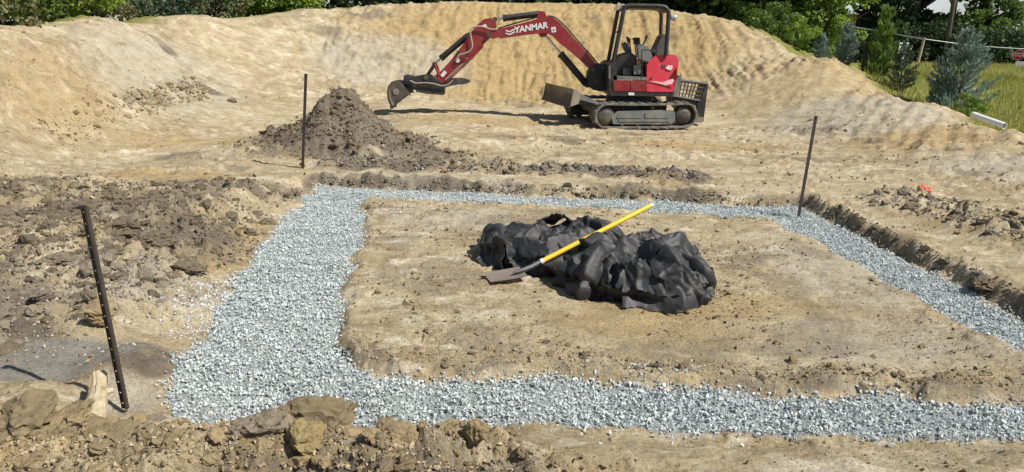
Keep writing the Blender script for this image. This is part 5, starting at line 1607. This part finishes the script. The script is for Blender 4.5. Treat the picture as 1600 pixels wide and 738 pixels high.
    prism('arm_flange', [(-3.658,0.786),(-3.214,1.198),(-2.944,1.484),(-2.925,1.467),(-3.194,1.178),(-3.643,0.764)], -.135, .135, MAT_RED, arm, .003)
    prism('warning_sticker', [(-3.776,0.904),(-3.695,0.997),(-3.644,0.954),(-3.726,0.86)], -.1215, -.108, MAT_WHITE, arm, 0)
    prism('grease_sticker', [(-2.958,1.863),(-2.889,1.895),(-2.853,1.853),(-2.913,1.811)], -.1215, -.108, MAT_WHITE, arm, 0)
    tube('hydraulic_hose', smooth_path([X3(p, -.16) for p in [(-2.669,1.795),(-2.794,1.798),(-2.906,1.834),(-3.043,1.844),(-3.142,1.811),(-3.179,1.727),(-3.159,1.594),(-3.141,1.473),(-3.191,1.38),(-3.291,1.33),(-3.405,1.294),(-3.442,1.225)]], 5), .015, MAT_HOSE, arm, 8)
    tube('hydraulic_hose', smooth_path([X3(p, -.15) for p in [(-3.342,1.226),(-3.267,1.252),(-3.229,1.191),(-3.279,1.117),(-3.355,1.14)]], 5), .010, MAT_STEEL, arm, 8)
    tube('hydraulic_pipe', [X3(p, -.145) for p in [(-3.318,1.14),(-3.393,1.078),(-3.571,0.914),(-3.673,0.813)]], .013, MAT_HOSE, arm, 8)
    x, z = (-3.427,1.192)
    tube('hose_clamp', [(x, -.16, z), (x, -.11, z)], .042, MAT_SILVER, arm, 12)
    for px in ((-3.89,0.85), (-3.42,1.346)):
        tube('pivot_pin', [(px[0], -.135, px[1]), (px[0], .135, px[1])], .035, MAT_STEEL, arm, 14)

    # ---- bucket linkage and the tilting coupler
    l1a, l1b, l2b = (-3.89,1.117), (-4.045,0.891), (-3.803,0.896)
    for y in (-.105, .105):
        tube('bucket_link', [X3(l1a, y), X3(l1b, y)], .028, MAT_BLACK, root, 10)
        tube('guide_link', [X3(l1a, y), X3(l2b, y)], .026, MAT_RED, root, 10)
    cp = prism('coupler', [(-4.373,0.849),(-4.233,0.882),(-4.08,0.909),(-3.979,0.906),(-3.903,0.845),(-3.777,0.773),(-3.701,0.749),(-3.702,0.542),(-3.804,0.534),(-4.034,0.56),(-4.237,0.595),(-4.39,0.637)], -.15, .15, MAT_BLACK, root, .012)
    prism('coupler_skid', [(-4.259,0.599),(-3.712,0.538),(-3.712,0.513),(-4.031,0.535),(-4.259,0.571)], -.165, .165, MAT_STEEL, cp, .004)
    for (q, r) in (((-4.052,0.856), .05), ((-3.927,0.672), .035), ((-4.18,0.742), .03), ((-3.775,0.65), .028)):
        tube('coupler_pin', [(q[0], -.172, q[1]), (q[0], .172, q[1])], r, MAT_STEEL, cp, 14)
    rot = [X3(p, 0) for p in [(-4.328,0.719),(-4.456,0.729),(-4.52,0.736)]]
    tube('tilt_rotor', rot, [.165, .175, .150], MAT_BLACK, root, 20)
    tube('coupler_hose', smooth_path([X3(p, -.19) for p in [(-4.364,0.791),(-4.251,0.743),(-4.074,0.754),(-3.897,0.737),(-3.745,0.702),(-3.618,0.729),(-3.517,0.818)]], 5), .012, MAT_HOSE, cp, 8)
    prism('coupler_arm', [(-3.737,0.779),(-3.609,0.837),(-3.353,0.854),(-3.212,0.821),(-3.181,0.781),(-3.276,0.737),(-3.481,0.716),(-3.661,0.667),(-3.738,0.666)], -.10, .10, MAT_STEEL, root, .02)

    # ---- bucket
    bk = [(-4.5,0.728),(-4.6,0.779),(-4.719,0.769),(-4.792,0.686),(-4.815,0.574),(-4.811,0.461),(-4.781,0.349),(-4.739,0.277)]
    lip = (-4.739,0.277); mouth = (-4.403,0.526)
    bm = bmesh.new()
    ys = (-.27, .27)
    a = [bm.verts.new((x, ys[0], z)) for x, z in bk]; b = [bm.verts.new((x, ys[1], z)) for x, z in bk]
    for i in range(len(bk) - 1):
        bm.faces.new((a[i], a[i + 1], b[i + 1], b[i]))
    bmesh.ops.solidify(bm, geom=bm.faces[:], thickness=.022)
    bucket = from_bm('bucket', bm, MAT_STEEL, root, True)
    sidep = bk + [(-4.693,0.3), mouth, (-4.34,0.512), (-4.464,0.667)]
    for y in (ys[0] - .024, ys[1] + .001):
        prism('side_plate', sidep, y, y + .023, MAT_STEEL, bucket, .004)
    prism('wear_strip', [(-4.775,0.616),(-4.752,0.624),(-4.741,0.468),(-4.676,0.324),(-4.707,0.301),(-4.765,0.43)], ys[0] - .034, ys[0] - .0245, MAT_BLADE, bucket, .002)
    q = (-4.632,0.577)
    tube('side_boss', [(q[0], ys[0] - .036, q[1]), (q[0], ys[0] - .02, q[1])], .062, MAT_BLADE, bucket, 14)
    for k in range(5):
        y = -.24 + .12 * k
        prism('tooth', [(-4.77,0.349),(-4.707,0.318),(-4.714,0.242),(-4.761,0.231)], y - .028, y + .028, MAT_STEEL, bucket, .006)
    return root
build_excavator()

def grid_bucket():
    """a slotted bucket standing on the ground behind the tracks"""
    EX, EY = 2.3, 15.2
    root = empty('slotted_bucket', (EX + 1.55, EY + .35, gh(EX + 1.55, EY + .35)))
    tag(root, 'black steel bucket with grid of open slots standing behind the excavator tracks', 'bucket')
    off = Vector((EX, EY, .13)) - root.location
    def P(p, y): return Vector((p[0], y, p[1])) + off
    Y0 = -.05
    tl, tr, br, bl = (0.959,0.875), (1.519,0.817), (1.425,0.485), (0.932,0.555)
    TL, TR, BR, BL = (Vector((p[0], Y0, p[1])) + off for p in (tl, tr, br, bl))
    def bar(name, a, b, r):
        return tube(name, [a, b], r, MAT_BLACK, root, 6)
    bar('rim', TL, TR, .030); bar('rim', TR, BR, .026); bar('rim', BL, BR, .028); bar('rim', TL, BL, .022)
    for k in range(1, 8):
        t = k / 8
        bar('slot_bar', TL + (TR - TL) * t, BL + (BR - BL) * t, .0115)
    for k in range(1, 4):
        t = k / 4
        bar('slot_bar', TL + (BL - TL) * t, TR + (BR - TR) * t, .0115)
    def plate(name, pts, y0, y1, mat=MAT_BLACK):
        return prism(name, [(p[0] + off.x, p[1] + off.z) for p in pts], y0 + off.y, y1 + off.y, mat, root, .006)
    plate('side_plate', [(1.518,0.827),(1.556,0.81),(1.523,0.074),(1.382,0.058),(1.376,0.454),(1.432,0.493)], -.06, .55)
    plate('belly_plate', [(0.842,0.564),(0.944,0.56),(1.438,0.48),(1.414,0.302),(1.377,0.122),(1.143,0.144),(0.85,0.445)], -.03, .50)
    plate('cutting_edge', [(1.348,0.16),(1.515,0.163),(1.498,0.06),(1.357,0.045)], -.075, .56, MAT_BLADE)
    for y in (.25, .5):
        a, b = TL + Vector((0, y, 0)), TR + Vector((0, y, 0))
        bar('rear_rim', a, b, .02)
    return root
grid_bucket()

# ================================================================== TREES AND SHRUBS
def leaf_quads(pos, nrm, size, aspect, r):
    """one folded leaf spray per position: a small kite of four corners"""
    n = len(pos)
    a = np.cross(nrm, r.normal(size=(n, 3))); a /= np.linalg.norm(a, axis=1)[:, None] + 1e-9
    b = np.cross(nrm, a)
    s = size[:, None]
    bend = nrm * s * r.uniform(-.25, .25, (n, 1))
    V = np.stack([pos - a * s * aspect, pos - b * s * .5 + bend, pos + a * s * aspect, pos + b * s * .5 + bend], 1)
    return V.reshape(-1, 3), np.arange(n * 4).reshape(n, 4)

def crown_mesh(name, clumps, n, size, mat, seed, aspect=.8, up=.35):
    """leaves spread through the volume of many uneven clumps"""
    r = np.random.default_rng(seed)
    C = np.array([c[:3] for c in clumps]); rad = np.array([c[3] for c in clumps])
    w = rad ** 2; w /= w.sum()
    k = r.choice(len(C), n, p=w)
    d = r.normal(size=(n, 3)); d /= np.linalg.norm(d, axis=1)[:, None]
    rr = r.uniform(.35, 1.0, n) ** .55
    pos = C[k] + d * (rad[k] * rr)[:, None] * np.array((1, 1, .75))
    nrm = d * .5 + r.normal(size=(n, 3)) * .6 + np.array((0, 0, up))
    nrm /= np.linalg.norm(nrm, axis=1)[:, None]
    sz = size * r.lognormal(0, .35, n)
    V, F = leaf_quads(pos, nrm, sz, aspect, r)
    ct = r.uniform(-.22, .22, len(C))
    tone = np.clip(.48 + ct[k] + r.normal(0, .2, n), 0, 1)
    return mesh_np(name, V, F, mat, False, {'tone': np.repeat(tone, 4)})

def trunk_mesh(name, h, r0, limbs, mat, seed, lean=(0, 0)):
    rr = random.Random(seed)
    bm = bmesh.new()
    pts = [Vector((lean[0] * t * h + .04 * h * math.sin(3 * t + seed) * t, lean[1] * t * h + .03 * h * math.cos(2.3 * t + seed) * t, -.2 + t * h)) for t in (0, .15, .35, .6, .8, 1)]
    bm_tube(bm, pts, [r0 * 1.25, r0, r0 * .85, r0 * .65, r0 * .45, r0 * .2], 9)
    for (z, L, az, up) in limbs:
        t = z / h
        a = Vector((lean[0] * t * h, lean[1] * t * h, z - .2))
        b = a + Vector((math.cos(az) * L * .5, math.sin(az) * L * .5, up * L * .45)); c = a + Vector((math.cos(az) * L, math.sin(az) * L, up * L + rr.uniform(-.1, .2) * L))
        bm_tube(bm, [a, b, c], [r0 * .45, r0 * .3, r0 * .1], 6)
    bmesh.ops.recalc_face_normals(bm, faces=bm.faces)
    me = bpy.data.meshes.new(name); bm.to_mesh(me); bm.free()
    for p in me.polygons: p.use_smooth = True
    me.materials.append(mat)
    return me

def broadleaf(seed, h, w, n, size, leafm, barkm=MAT_BARK, trunk=.12, low=.25, nclump=34):
    r = random.Random(seed)
    limbs, clumps = [], []
    for k in range(8):
        z = h * r.uniform(low, .75); az = r.uniform(0, 6.28); L = w * r.uniform(.35, .6)
        limbs.append((z, L, az, r.uniform(.3, .9)))
    for k in range(nclump):
        t = r.uniform(low, 1.0)
        prof = math.sin(math.pi * min(1, (t - low) / (1 - low) * .86 + .14)) ** .7
        a = r.uniform(0, 6.28); q = w * .5 * prof * math.sqrt(r.uniform(.05, 1))
        clumps.append((math.cos(a) * q, math.sin(a) * q, h * t, w * r.uniform(.10, .20)))
    return trunk_mesh('trunk', h * .92, trunk, limbs, barkm, seed), crown_mesh('crown', clumps, n, size, leafm, seed)

def bush(seed, h, w, n, size, leafm, barkm=MAT_BARK, stems=6):
    r = random.Random(seed)
    clumps = []
    for k in range(26):
        a = r.uniform(0, 6.28); q = w * .5 * math.sqrt(r.uniform(0, 1)); z = h * r.uniform(.12, .95) * (1 - .35 * (q / (w * .5)) ** 2)
        clumps.append((math.cos(a) * q, math.sin(a) * q, z, w * r.uniform(.10, .17)))
    bm = bmesh.new()
    for k in range(stems):
        a = r.uniform(0, 6.28); L = w * r.uniform(.1, .4)
        bm_tube(bm, [(math.cos(a) * .06, math.sin(a) * .06, -.15), (math.cos(a) * L * .5, math.sin(a) * L * .5, h * .45), (math.cos(a) * L, math.sin(a) * L, h * r.uniform(.8, 1.08))], [.022, .016, .005], 5)
    me = bpy.data.meshes.new('stems'); bm.to_mesh(me); bm.free(); me.materials.append(barkm)
    return me, crown_mesh('foliage', clumps, n, size, leafm, seed)

def conifer(seed, h, w, n, size, leafm, wisp=.5, base=.05, aspect=2.0, taper=1.0, nb=120):
    """narrow evergreen: sprays rising outwards from the stem, ragged top"""
    r = np.random.default_rng(seed)
    t = r.uniform(base, .97, nb); az = r.uniform(0, 2 * np.pi, nb)
    L = w * .5 * (1 - t ** 1.5 * taper) ** .8 * r.uniform(.45, 1.18, nb) + .03
    k = r.choice(nb, n, p=L / L.sum())
    s = r.uniform(.12, 1, n) ** .7
    rise = wisp * L[k] * s ** 1.4
    side = r.normal(0, .10, n) * L[k] * (.4 + s)
    pos = np.stack([np.cos(az[k]) * L[k] * s - np.sin(az[k]) * side, np.sin(az[k]) * L[k] * s + np.cos(az[k]) * side, t[k] * h + rise + r.normal(0, .03, n) * h * .5], -1)
    # long sprays point out and up
    ax = np.stack([np.cos(az[k]), np.sin(az[k]), np.full(n, .55 + wisp)], -1) + r.normal(0, .3, (n, 3)); ax /= np.linalg.norm(ax, axis=1)[:, None]
    b = np.cross(ax, r.normal(size=(n, 3))); b /= np.linalg.norm(b, axis=1)[:, None]
    sz = (size * r.lognormal(0, .3, n))[:, None]
    V = np.stack([pos - ax * sz * aspect * .5, pos - b * sz * .32, pos + ax * sz * aspect * .6, pos + b * sz * .32], 1).reshape(-1, 3)
    ct = r.uniform(-.2, .2, nb)
    tone = np.clip(.5 + ct[k] + r.normal(0, .18, n), 0, 1)
    me = mesh_np('foliage', V, np.arange(n * 4).reshape(n, 4), leafm, False, {'tone': np.repeat(tone, 4)})
    return trunk_mesh('trunk', h * .93, .018 * h, [], MAT_BARK, seed), me

def plant(kind, data, xy, label, cat, rz=0.0, s=1.0, group=None, sink=.05, names=('trunk', 'crown'), sz=1.0):
    x, y = xy
    root = empty(kind, (x, y, float(surface(x, y)) - sink), rz)
    root.scale = (s, s, s * sz)
    tag(root, label, cat, group)
    for nme, me in zip(names, data):
        link(bpy.data.objects.new(nme, me), root)
    return root

ST = ('stems', 'foliage'); CF = ('trunk', 'foliage')
def X(px, d):
    """position straight out from the camera at depth d, px in photo columns"""
    return ((px - 800) / 1164.0 * d * 1.0, d)

# --- scrub along the crest of the left bank
b_ol = bush(1, 1.5, 2.3, 2600, .055, LEAF_OLIVE)
b_md = bush(2, 1.9, 2.2, 3400, .060, LEAF_MID)
b_br = bush(3, 1.8, 2.1, 3200, .060, LEAF_BRIGHT)
b_dk = bush(4, 2.1, 2.6, 3000, .070, LEAF_DARK)
b_gr = bush(5, 1.7, 2.2, 2600, .050, LEAF_DARKCEDAR)
plant('scrub_bush', b_ol, X(-40, 14.6), 'dry olive scrub at the far left end of the bank crest', 'bush', .3, 1.1, None, .05, ST)
plant('scrub_bush', b_md, X(40, 16.4), 'mid green scrub between the dry olive scrub and pale trunk', 'bush', 1.3, 1.0, None, .05, ST)
plant('scrub_bush', b_br, X(128, 17.8), 'bright green scrub just right of the pale thin trunk', 'bush', 2.1, 1.0, None, .05, ST)
plant('scrub_bush', b_ol, X(172, 18.6), 'olive twiggy scrub at the left of the dark gap', 'bush', 4.0, .75, None, .05, ST)
plant('scrub_bush', b_gr, X(268, 20.8), 'grey green feathery scrub right of the dark gap', 'bush', 2.9, 1.0, None, .05, ST)
plant('scrub_bush', b_gr, X(322, 22.0), 'smaller grey green scrub on the crest beside olive scrub', 'bush', 4.9, .9, None, .05, ST)
plant('scrub_bush', b_ol, X(352, 22.2), 'olive scrub between grey green and yellow green bushes', 'bush', 5.3, .8, None, .05, ST)
plant('scrub_bush', b_br, X(382, 23.2), 'narrow bright green bush on the crest above the bank', 'bush', .7, .9, None, .05, ST)
plant('scrub_bush', b_md, X(418, 24.0), 'mid green bush left of the vivid yellow green bush', 'bush', 3.3, .95, None, .05, ST)
plant('scrub_bush', b_br, X(458, 24.6), 'vivid yellow green bush at the edge of the dark wood', 'bush', 5.6, 1.05, None, .05, ST)
plant('scrub_bush', b_dk, X(505, 25.5), 'low dark bush right of the vivid yellow green bush', 'bush', 1.6, .9, None, .05, ST)
plant('scrub_bush', b_dk, X(590, 26.5), 'dark bush on the crest above the excavator bucket', 'bush', 2.6, .9, None, .05, ST)
bare = trunk_mesh('trunk', 4.5, .055, [(2.5, 1.0, .4, .8), (3.0, .9, 3.0, .9), (3.6, .8, 1.5, .9)], MAT_PALEBARK, 5, (.06, 0))
pc = crown_mesh('crown', [(.2, 0, 3.4, .5), (.7, .3, 3.9, .5), (-.4, .1, 4.1, .55), (.3, -.2, 4.5, .5)], 900, .06, LEAF_MID, 6)
plant('thin_tree', (bare, pc), X(76, 16.0), 'thin tree with pale bare trunk standing in the left scrub', 'tree')

# --- dark wood behind the bank
f1 = broadleaf(11, 9.0, 6.0, 7000, .17, LEAF_DARK, MAT_BARK, .16, .06, 46)
f2 = broadleaf(12, 8.0, 5.5, 6500, .16, LEAF_DARK, MAT_BARK, .14, .05, 44)
f3 = broadleaf(13, 7.0, 5.0, 6500, .14, LEAF_MID, MAT_BARK, .13, .04, 46)
WOOD = ('beyond the left end of the bank', 'behind the dry olive scrub', 'filling the dark gap in the left scrub', 'behind the grey green scrub', 'behind the vivid yellow green bush',
        'above the excavator bucket', 'above the upper end of the excavator arm', 'above the boom lettering', 'above the bend of the boom', 'directly above the excavator canopy', 'just right of the excavator canopy',
        'deep behind the left end of the scrub', 'deep behind the thin pale trunk', 'deep behind the dark gap', 'deep behind the mid green trees on the crest')
i = 0
for px, d, m in ((-150, 27, 0), (20, 27, 1), (180, 28, 0), (330, 29, 1), (470, 30, 0), (590, 30, 1), (690, 31, 0), (790, 30, 1), (880, 31, 0), (970, 30, 1), (1050, 30, 0),
                 (-60, 33, 1), (110, 34, 0), (260, 35, 1), (1110, 36, 1)):
    front = i < 11
    o = plant('woodland_tree', (f1, f2)[m], X(px, d), 'dark woodland tree ' + WOOD[i], 'tree', i * 1.7, 1.0 + .08 * math.sin(i * 2.3), 'front trees of the dark wood' if front else 'rear trees of the dark wood')
    i += 1
FOOT = ('above the excavator arm elbow', 'above the arm cylinder', 'above the boom lettering', 'between the boom bend and the canopy', 'directly behind the canopy top', 'right of the canopy lamp')
u1 = bush(15, 2.4, 3.4, 3600, .10, LEAF_DARK)
for k, (px, d) in enumerate(((640, 27), (740, 27.5), (830, 27.5), (920, 27.5), (1010, 27), (1090, 26.5))):
    plant('undergrowth_shrub', u1, X(px, d), 'dark shrub on the bank crest ' + FOOT[k], 'bush', k * 1.3, 1.0 + .1 * (k % 3), 'dark shrubs along the foot of the wood', .05, ST)

# --- brighter trees where the bank runs down to the right
g1 = broadleaf(21, 6.5, 4.2, 7500, .105, LEAF_MID, MAT_BARK, .11, .03, 50)
g2 = broadleaf(22, 6.0, 3.8, 7500, .100, LEAF_BRIGHT, MAT_BARK, .10, .03, 50)
plant('leafy_tree', g1, X(1130, 25.5), 'mid green tree at the left end of the bright trees', 'tree', .4, .95)
plant('leafy_tree', g1, X(1180, 25.0), 'mid green leafy tree above the highest part of the falling crest', 'tree', 2.4, 1.0)
plant('leafy_tree', g2, X(1226, 25.5), 'bright sunlit tree left of the traffic signal', 'tree', 1.1, 1.0)
plant('leafy_tree', g2, X(1268, 24.5), 'yellow green tree nearest the traffic signal', 'tree', 4.2, .60)
plant('leafy_tree', g1, X(1200, 28.0), 'taller green tree behind the bright sunlit tree', 'tree', 5.0, 1.15)
plant('leafy_shrub', b_md, X(1182, 22.6), 'small leafy shrub on the crest beneath the mid green tree', 'bush', .5, .6, None, .05, ST)
plant('leafy_shrub', b_br, X(1222, 21.8), 'low bright shrub on the crest left of the blue green cedars', 'bush', 2.5, .55, None, .05, ST)
plant('leafy_shrub', b_md, X(1150, 23.6), 'dark green shrub on the crest near the top of the bank', 'bush', 3.5, .6, None, .05, ST)

# --- young conifers along the berm
c_bl = conifer(31, 2.2, 1.45, 8000, .042, LEAF_CEDAR, .62, .02, 2.0, 1.0, 210)
c_b2 = conifer(32, 1.8, 1.0, 4200, .045, LEAF_CEDAR, .75)
c_dk = conifer(33, 2.2, 1.3, 4600, .050, LEAF_DARKCEDAR, .45, .02, 1.5)
c_pn = conifer(34, 2.6, 1.0, 4600, .050, LEAF_PINE, .9, .05, 3.0, .85)
plant('cedar_sapling', c_b2, X(1264, 19.8), 'small blue green cedar sapling furthest up the crest', 'tree', .4, .50, None, .05, CF)
plant('cedar_sapling', c_b2, X(1301, 18.9), 'bushy blue green cedar sapling right of the smallest one', 'tree', 2.4, .62, None, .05, CF)
plant('dark_evergreen', c_dk, X(1338, 18.6), 'dark round evergreen left of the tufted pine', 'tree', 1.4, .46, None, .05, CF)
plant('pine_sapling', c_pn, X(1356, 18.3), 'bright tufted pine sapling beneath the overhead cable', 'tree', 1.0, .66, None, .05, CF)
plant('dark_evergreen', c_dk, X(1390, 17.4), 'dark broad evergreen between the pine and the arrow sign', 'tree', 3.4, .55, None, .05, CF)
plant('cedar_tree', c_bl, X(1482, 16.3), 'large feathery blue green cedar standing in the meadow edge', 'tree', .2, .88, None, .05, CF)
plant('dark_evergreen', c_dk, X(1447, 16.6), 'dark low evergreen at the left foot of the large cedar', 'tree', 5.4, .34, None, .05, CF)
plant('leafy_shrub', b_br, X(1500, 14.9), 'low leafy weeds at the foot of the large cedar', 'bush', 1.5, .30, None, .05, ST)
plant('dark_evergreen', c_dk, X(1612, 13.2), 'dark evergreen cut by the right edge beside the white pipe', 'tree', 2.2, .36, None, .05, CF)

# --- far trees across the meadow
r1 = broadleaf(41, 15, 10, 7000, .32, LEAF_DARK, MAT_BARK, .28, .04, 48)
r2 = broadleaf(42, 12, 9, 7000, .28, LEAF_MID, MAT_BARK, .24, .03, 46)
far = ((1290, 78, 0, 1.0, 'tall dark tree beyond the traffic signal'), (1350, 74, 0, .95, 'dark tree behind the overhead cables'), (1400, 70, 0, 1.0, 'dark spreading tree behind the arrow sign'), (1455, 72, 0, 1.05, 'dark tree behind the leaning post'),
       (1500, 68, 1, .56, 'lighter green tree above the large cedar'), (1548, 66, 1, .40, 'round green tree at the meadow edge near the stop sign'), (1584, 72, 1, .17, 'lower green tree behind the stop sign'))
for k, (px, d, m, s, lab) in enumerate(far):
    plant('meadow_tree', (r1, r2)[m], X(px, d), lab, 'tree', k * 2.1, s)
EDGE = ('behind the tufted pine', 'behind the arrow sign', 'behind the top of the large cedar', 'right of the large cedar', 'left of the stop sign', 'behind the stop sign')
fb = bush(43, 3.2, 6.5, 4200, .16, LEAF_DARK)
for k, (px, d) in enumerate(((1370, 62), (1425, 60), (1480, 59), (1530, 59), (1575, 59), (1625, 59))):
    plant('hedge_shrub', fb, X(px, d), 'dark thicket shrub at the far meadow edge ' + EDGE[k], 'bush', k * 1.9, (.95, .95, .95, .9, .7, .55)[k], 'dark shrubs along the far meadow edge', .05, ST)

# --- meadow grass
def meadow():
    r = np.random.default_rng(51)
    n = 42000
    d = 12.0 + 42 * r.random(n) ** 1.25; px = r.uniform(1330, 1720, n)
    x = (px - 800) / 1164.0 * d; y = d
    z = zones(x, y)['zone_grass']
    k = (z > .55)
    x, y, d = x[k], y[k], d[k]; n = len(x)
    h = r.uniform(.16, .42, n) * np.clip(d / 30, .55, 1.15); w = .010 * np.clip(d / 14, 1, 4)
    a = r.uniform(0, 6.28, n); lean = r.normal(0, .3, (n, 2)) * h[:, None]
    b = np.stack([x, y, surface(x, y) - .02], -1)
    sx = np.stack([np.cos(a) * w, np.sin(a) * w, 0 * a], -1)
    V = np.stack([b - sx, b + sx, b + np.c_[lean, h]], 1).reshape(-1, 3)
    tone = np.clip(.45 + .35 * fbm(x, y, .25, 3, 55) + r.normal(0, .2, n), 0, 1)
    me = mesh_np('meadow_grass', V, np.arange(n * 3).reshape(n, 3), LEAF_GRASS, False, {'tone': np.repeat(tone, 3)})
    o = link(bpy.data.objects.new('meadow_grass', me))
    tag(o, 'yellow green meadow grass beyond the bank', 'grass', kind='stuff')
meadow()

# ================================================================== ROADSIDE THINGS
def upright(name, label, cat, p, zbase):
    o = empty(name, (p[0], p[1], zbase))
    return tag(o, label, cat)

def stop_sign():
    c = Vector((33.391,51,1.29)); zb = float(surface(c.x, c.y))
    o = upright('stop_sign', 'red octagonal stop sign on a metal post at the right edge', 'sign', c, zb)
    h = c.z - zb
    s = .35
    rot = lambda ob: setattr(ob, 'rotation_euler', (0, 0, R(-22)))
    def octo(rad, y0, y1, name, mat, par):
        pts = [(rad * math.cos(R(22.5 + 45 * k)), h + rad * math.sin(R(22.5 + 45 * k))) for k in range(8)]
        return prism(name, pts, y0, y1, mat, par, 0)
    p = octo(s, 0, .01, 'sign_border', MAT_SIGNWHITE, o)
    f = octo(s * .94, -.006, -.001, 'sign_face', MAT_SIGNRED, o)
    t = lettering('lettering', 'STOP', .34, MAT_SIGNWHITE, o, side_matrix(0, -.010, h, 0), 0, .012, .002, 1.0)
    q = tube('post', [(0, .04, -.3), (0, .04, h + .4)], .035, MAT_GALV, o, 8)
    o.rotation_euler = (0, 0, R(-42))
    c2 = Vector((33.055,50,0.614)); zb2 = float(surface(c2.x, c2.y))
    b = upright('sign_back', 'grey metal panel low behind the stop sign', 'sign', c2, zb2); hh = c2.z - zb2
    box('panel', (-.42, 0, hh - .28), (.5, .02, hh + .28), MAT_GALV, b, .01)
    for x in (-.3, .35):
        tube('post', [(x, .05, -.3), (x, .05, hh + .3)], .03, MAT_GALV, b, 8)
stop_sign()

def arrow_sign():
    c = Vector((25.215,50,1.616)); zb = float(surface(c.x, c.y)); h = c.z - zb
    o = upright('arrow_sign', 'white sign with two black bent arrows on a thin post', 'sign', c, zb)
    box('panel', (-.30, 0, h - .34), (.30, .012, h + .34), MAT_SIGNWHITE, o, .004)
    for dx in (-.14, .13):
        pts = [(dx - .13, .24), (dx + .10, .24), (dx + .12, .12), (dx + .0, -.02), (dx - .02, -.27), (dx - .09, -.27), (dx - .07, .0), (dx + .02, .13), (dx - .13, .14)]
        prism('arrow_mark', [(x, h + z) for x, z in pts], -.006, -.001, MAT_SIGNBLACK, o, 0)
    box('lower_plate', (-.02, 0, h - .70), (.16, .012, h - .40), MAT_SIGNWHITE, o, .004)
    tube('post', [(.0, .035, -.3), (.0, .035, h + .40)], .03, MAT_GALV, o, 8)
arrow_sign()

def signal_and_cables():
    c = Vector((30.357,70,3.939))
    o = tag(empty('traffic_signal', (c.x, c.y, c.z - .55)), 'yellow traffic signal hanging over the road beside the trees', 'traffic signal')
    box('housing', (-.24, -.16, 0), (.24, .16, 1.08), MAT_SIGNAL, o, .03)
    for k, z in enumerate((.20, .54, .88)):
        bm = bmesh.new()
        bm_tube(bm, [(.0, -.161, z), (.0, -.34, z)], .13, 14, False)
        bmesh.ops.delete(bm, geom=[f for f in bm.faces if f.calc_center_median().z < z - .04], context='FACES')
        bmesh.ops.solidify(bm, geom=bm.faces[:], thickness=.008)
        v = from_bm('visor', bm, MAT_SIGNAL, o, True)
        tube('lens', [(0, -.162, z), (0, -.172, z)], .115, MAT_SIGNBLACK, v, 16)
    tube('hanger', [(0, 0, 1.08), (0, 0, 1.5)], .03, MAT_GALV, o, 8)
    def cable(pts, r, mat, label, name='overhead_cable'):
        pts = smooth_path(pts, 5)
        m = sum(pts, Vector()) / len(pts)
        ob = tube(name, [p - m for p in pts], r, mat, None, 6)
        ob.location = m
        tag(ob, label, 'cable')
    cable([(23.564,70,4.101), (29.541,68,3.284), (29.969,62,2.705), (25.315,48,2.18)], .045, MAT_CABLE, 'bright lower cable running from the signal to the leaning post')
    cable([(25.467,76,5.378), (31.893,74,4.411), (34.33,70,3.395), (36.292,66,2.63), (37.728,62,2.34)], .035, MAT_CABLEDARK, 'thin dark upper cable passing behind the pine sapling')
    cable([(25.315,48,2.18), (29.069,49,1.85), (33.901,52,1.698), (39.265,54,1.591)], .022, MAT_CABLE, 'thin pale cable from the leaning post past the stop sign')
    # leaning post that carries the cable
    a, b = Vector((25.182,48,0.352)), Vector((25.402,48,2.258))
    o = tag(empty('leaning_post', (a.x, a.y, float(surface(a.x, a.y)))), 'pale timber post leaning right at the far side of the meadow', 'post')
    d = (b - a)
    base = o.location
    tube('shaft', [a - base - d * .35, b - base], [.10, .075], MAT_POST, o, 10)
    tube('cable_clamp', [b - base - d * .06, b - base - d * .02], [.10, .10], MAT_GALV, o, 10)
    # tall dark pole among the far trees
    p = Vector((32.451,58,2.347)); zb = float(surface(p.x, p.y))
    o = tag(empty('utility_pole', (p.x, p.y, zb)), 'tall dark utility pole rising behind the large cedar', 'utility pole')
    tube('shaft', [(0, 0, -.5), (0, 0, 9.5)], [.19, .13], MAT_BARK, o, 12)
    box('crossarm', (-1.1, -.06, 8.5), (1.1, .06, 8.64), MAT_BARK, o, .01)
    for x in (-1.0, -.5, .5, 1.0):
        tube('insulator', [(x, 0, 8.641), (x, 0, 8.80)], [.04, .05], MAT_GALV, o, 8)
signal_and_cables()

def white_pipe():
    a, b = Vector((8.293,13.6,0.561)), Vector((8.436,12.9,0.447))
    o = tag(empty('white_pipe', a), 'white plastic pipe lying at the foot of the large cedar', 'pipe')
    d = b - a; u = d.normalized(); s = u.cross(Vector((0, 0, 1))).normalized(); f = s.cross(u)
    bm = bmesh.new()
    n = 20
    rings = []
    for t, r in ((0, .055), (1, .055), (1, .048), (0, .048)):
        rings.append([bm.verts.new(d * t + (s * math.cos(6.2832 * k / n) + f * math.sin(6.2832 * k / n)) * r) for k in range(n)])
    for i in range(4):
        r0, r1 = rings[i], rings[(i + 1) % 4]
        for k in range(n):
            bm.faces.new((r0[k], r0[(k + 1) % n], r1[(k + 1) % n], r1[k]))
    from_bm('barrel', bm, MAT_PIPE, o, True)
    bm = bmesh.new()
    bm_tube(bm, [u * -.004, u * .07], .060, 20)
    from_bm('end_cap', bm, MAT_PIPE, o, True)
white_pipe()
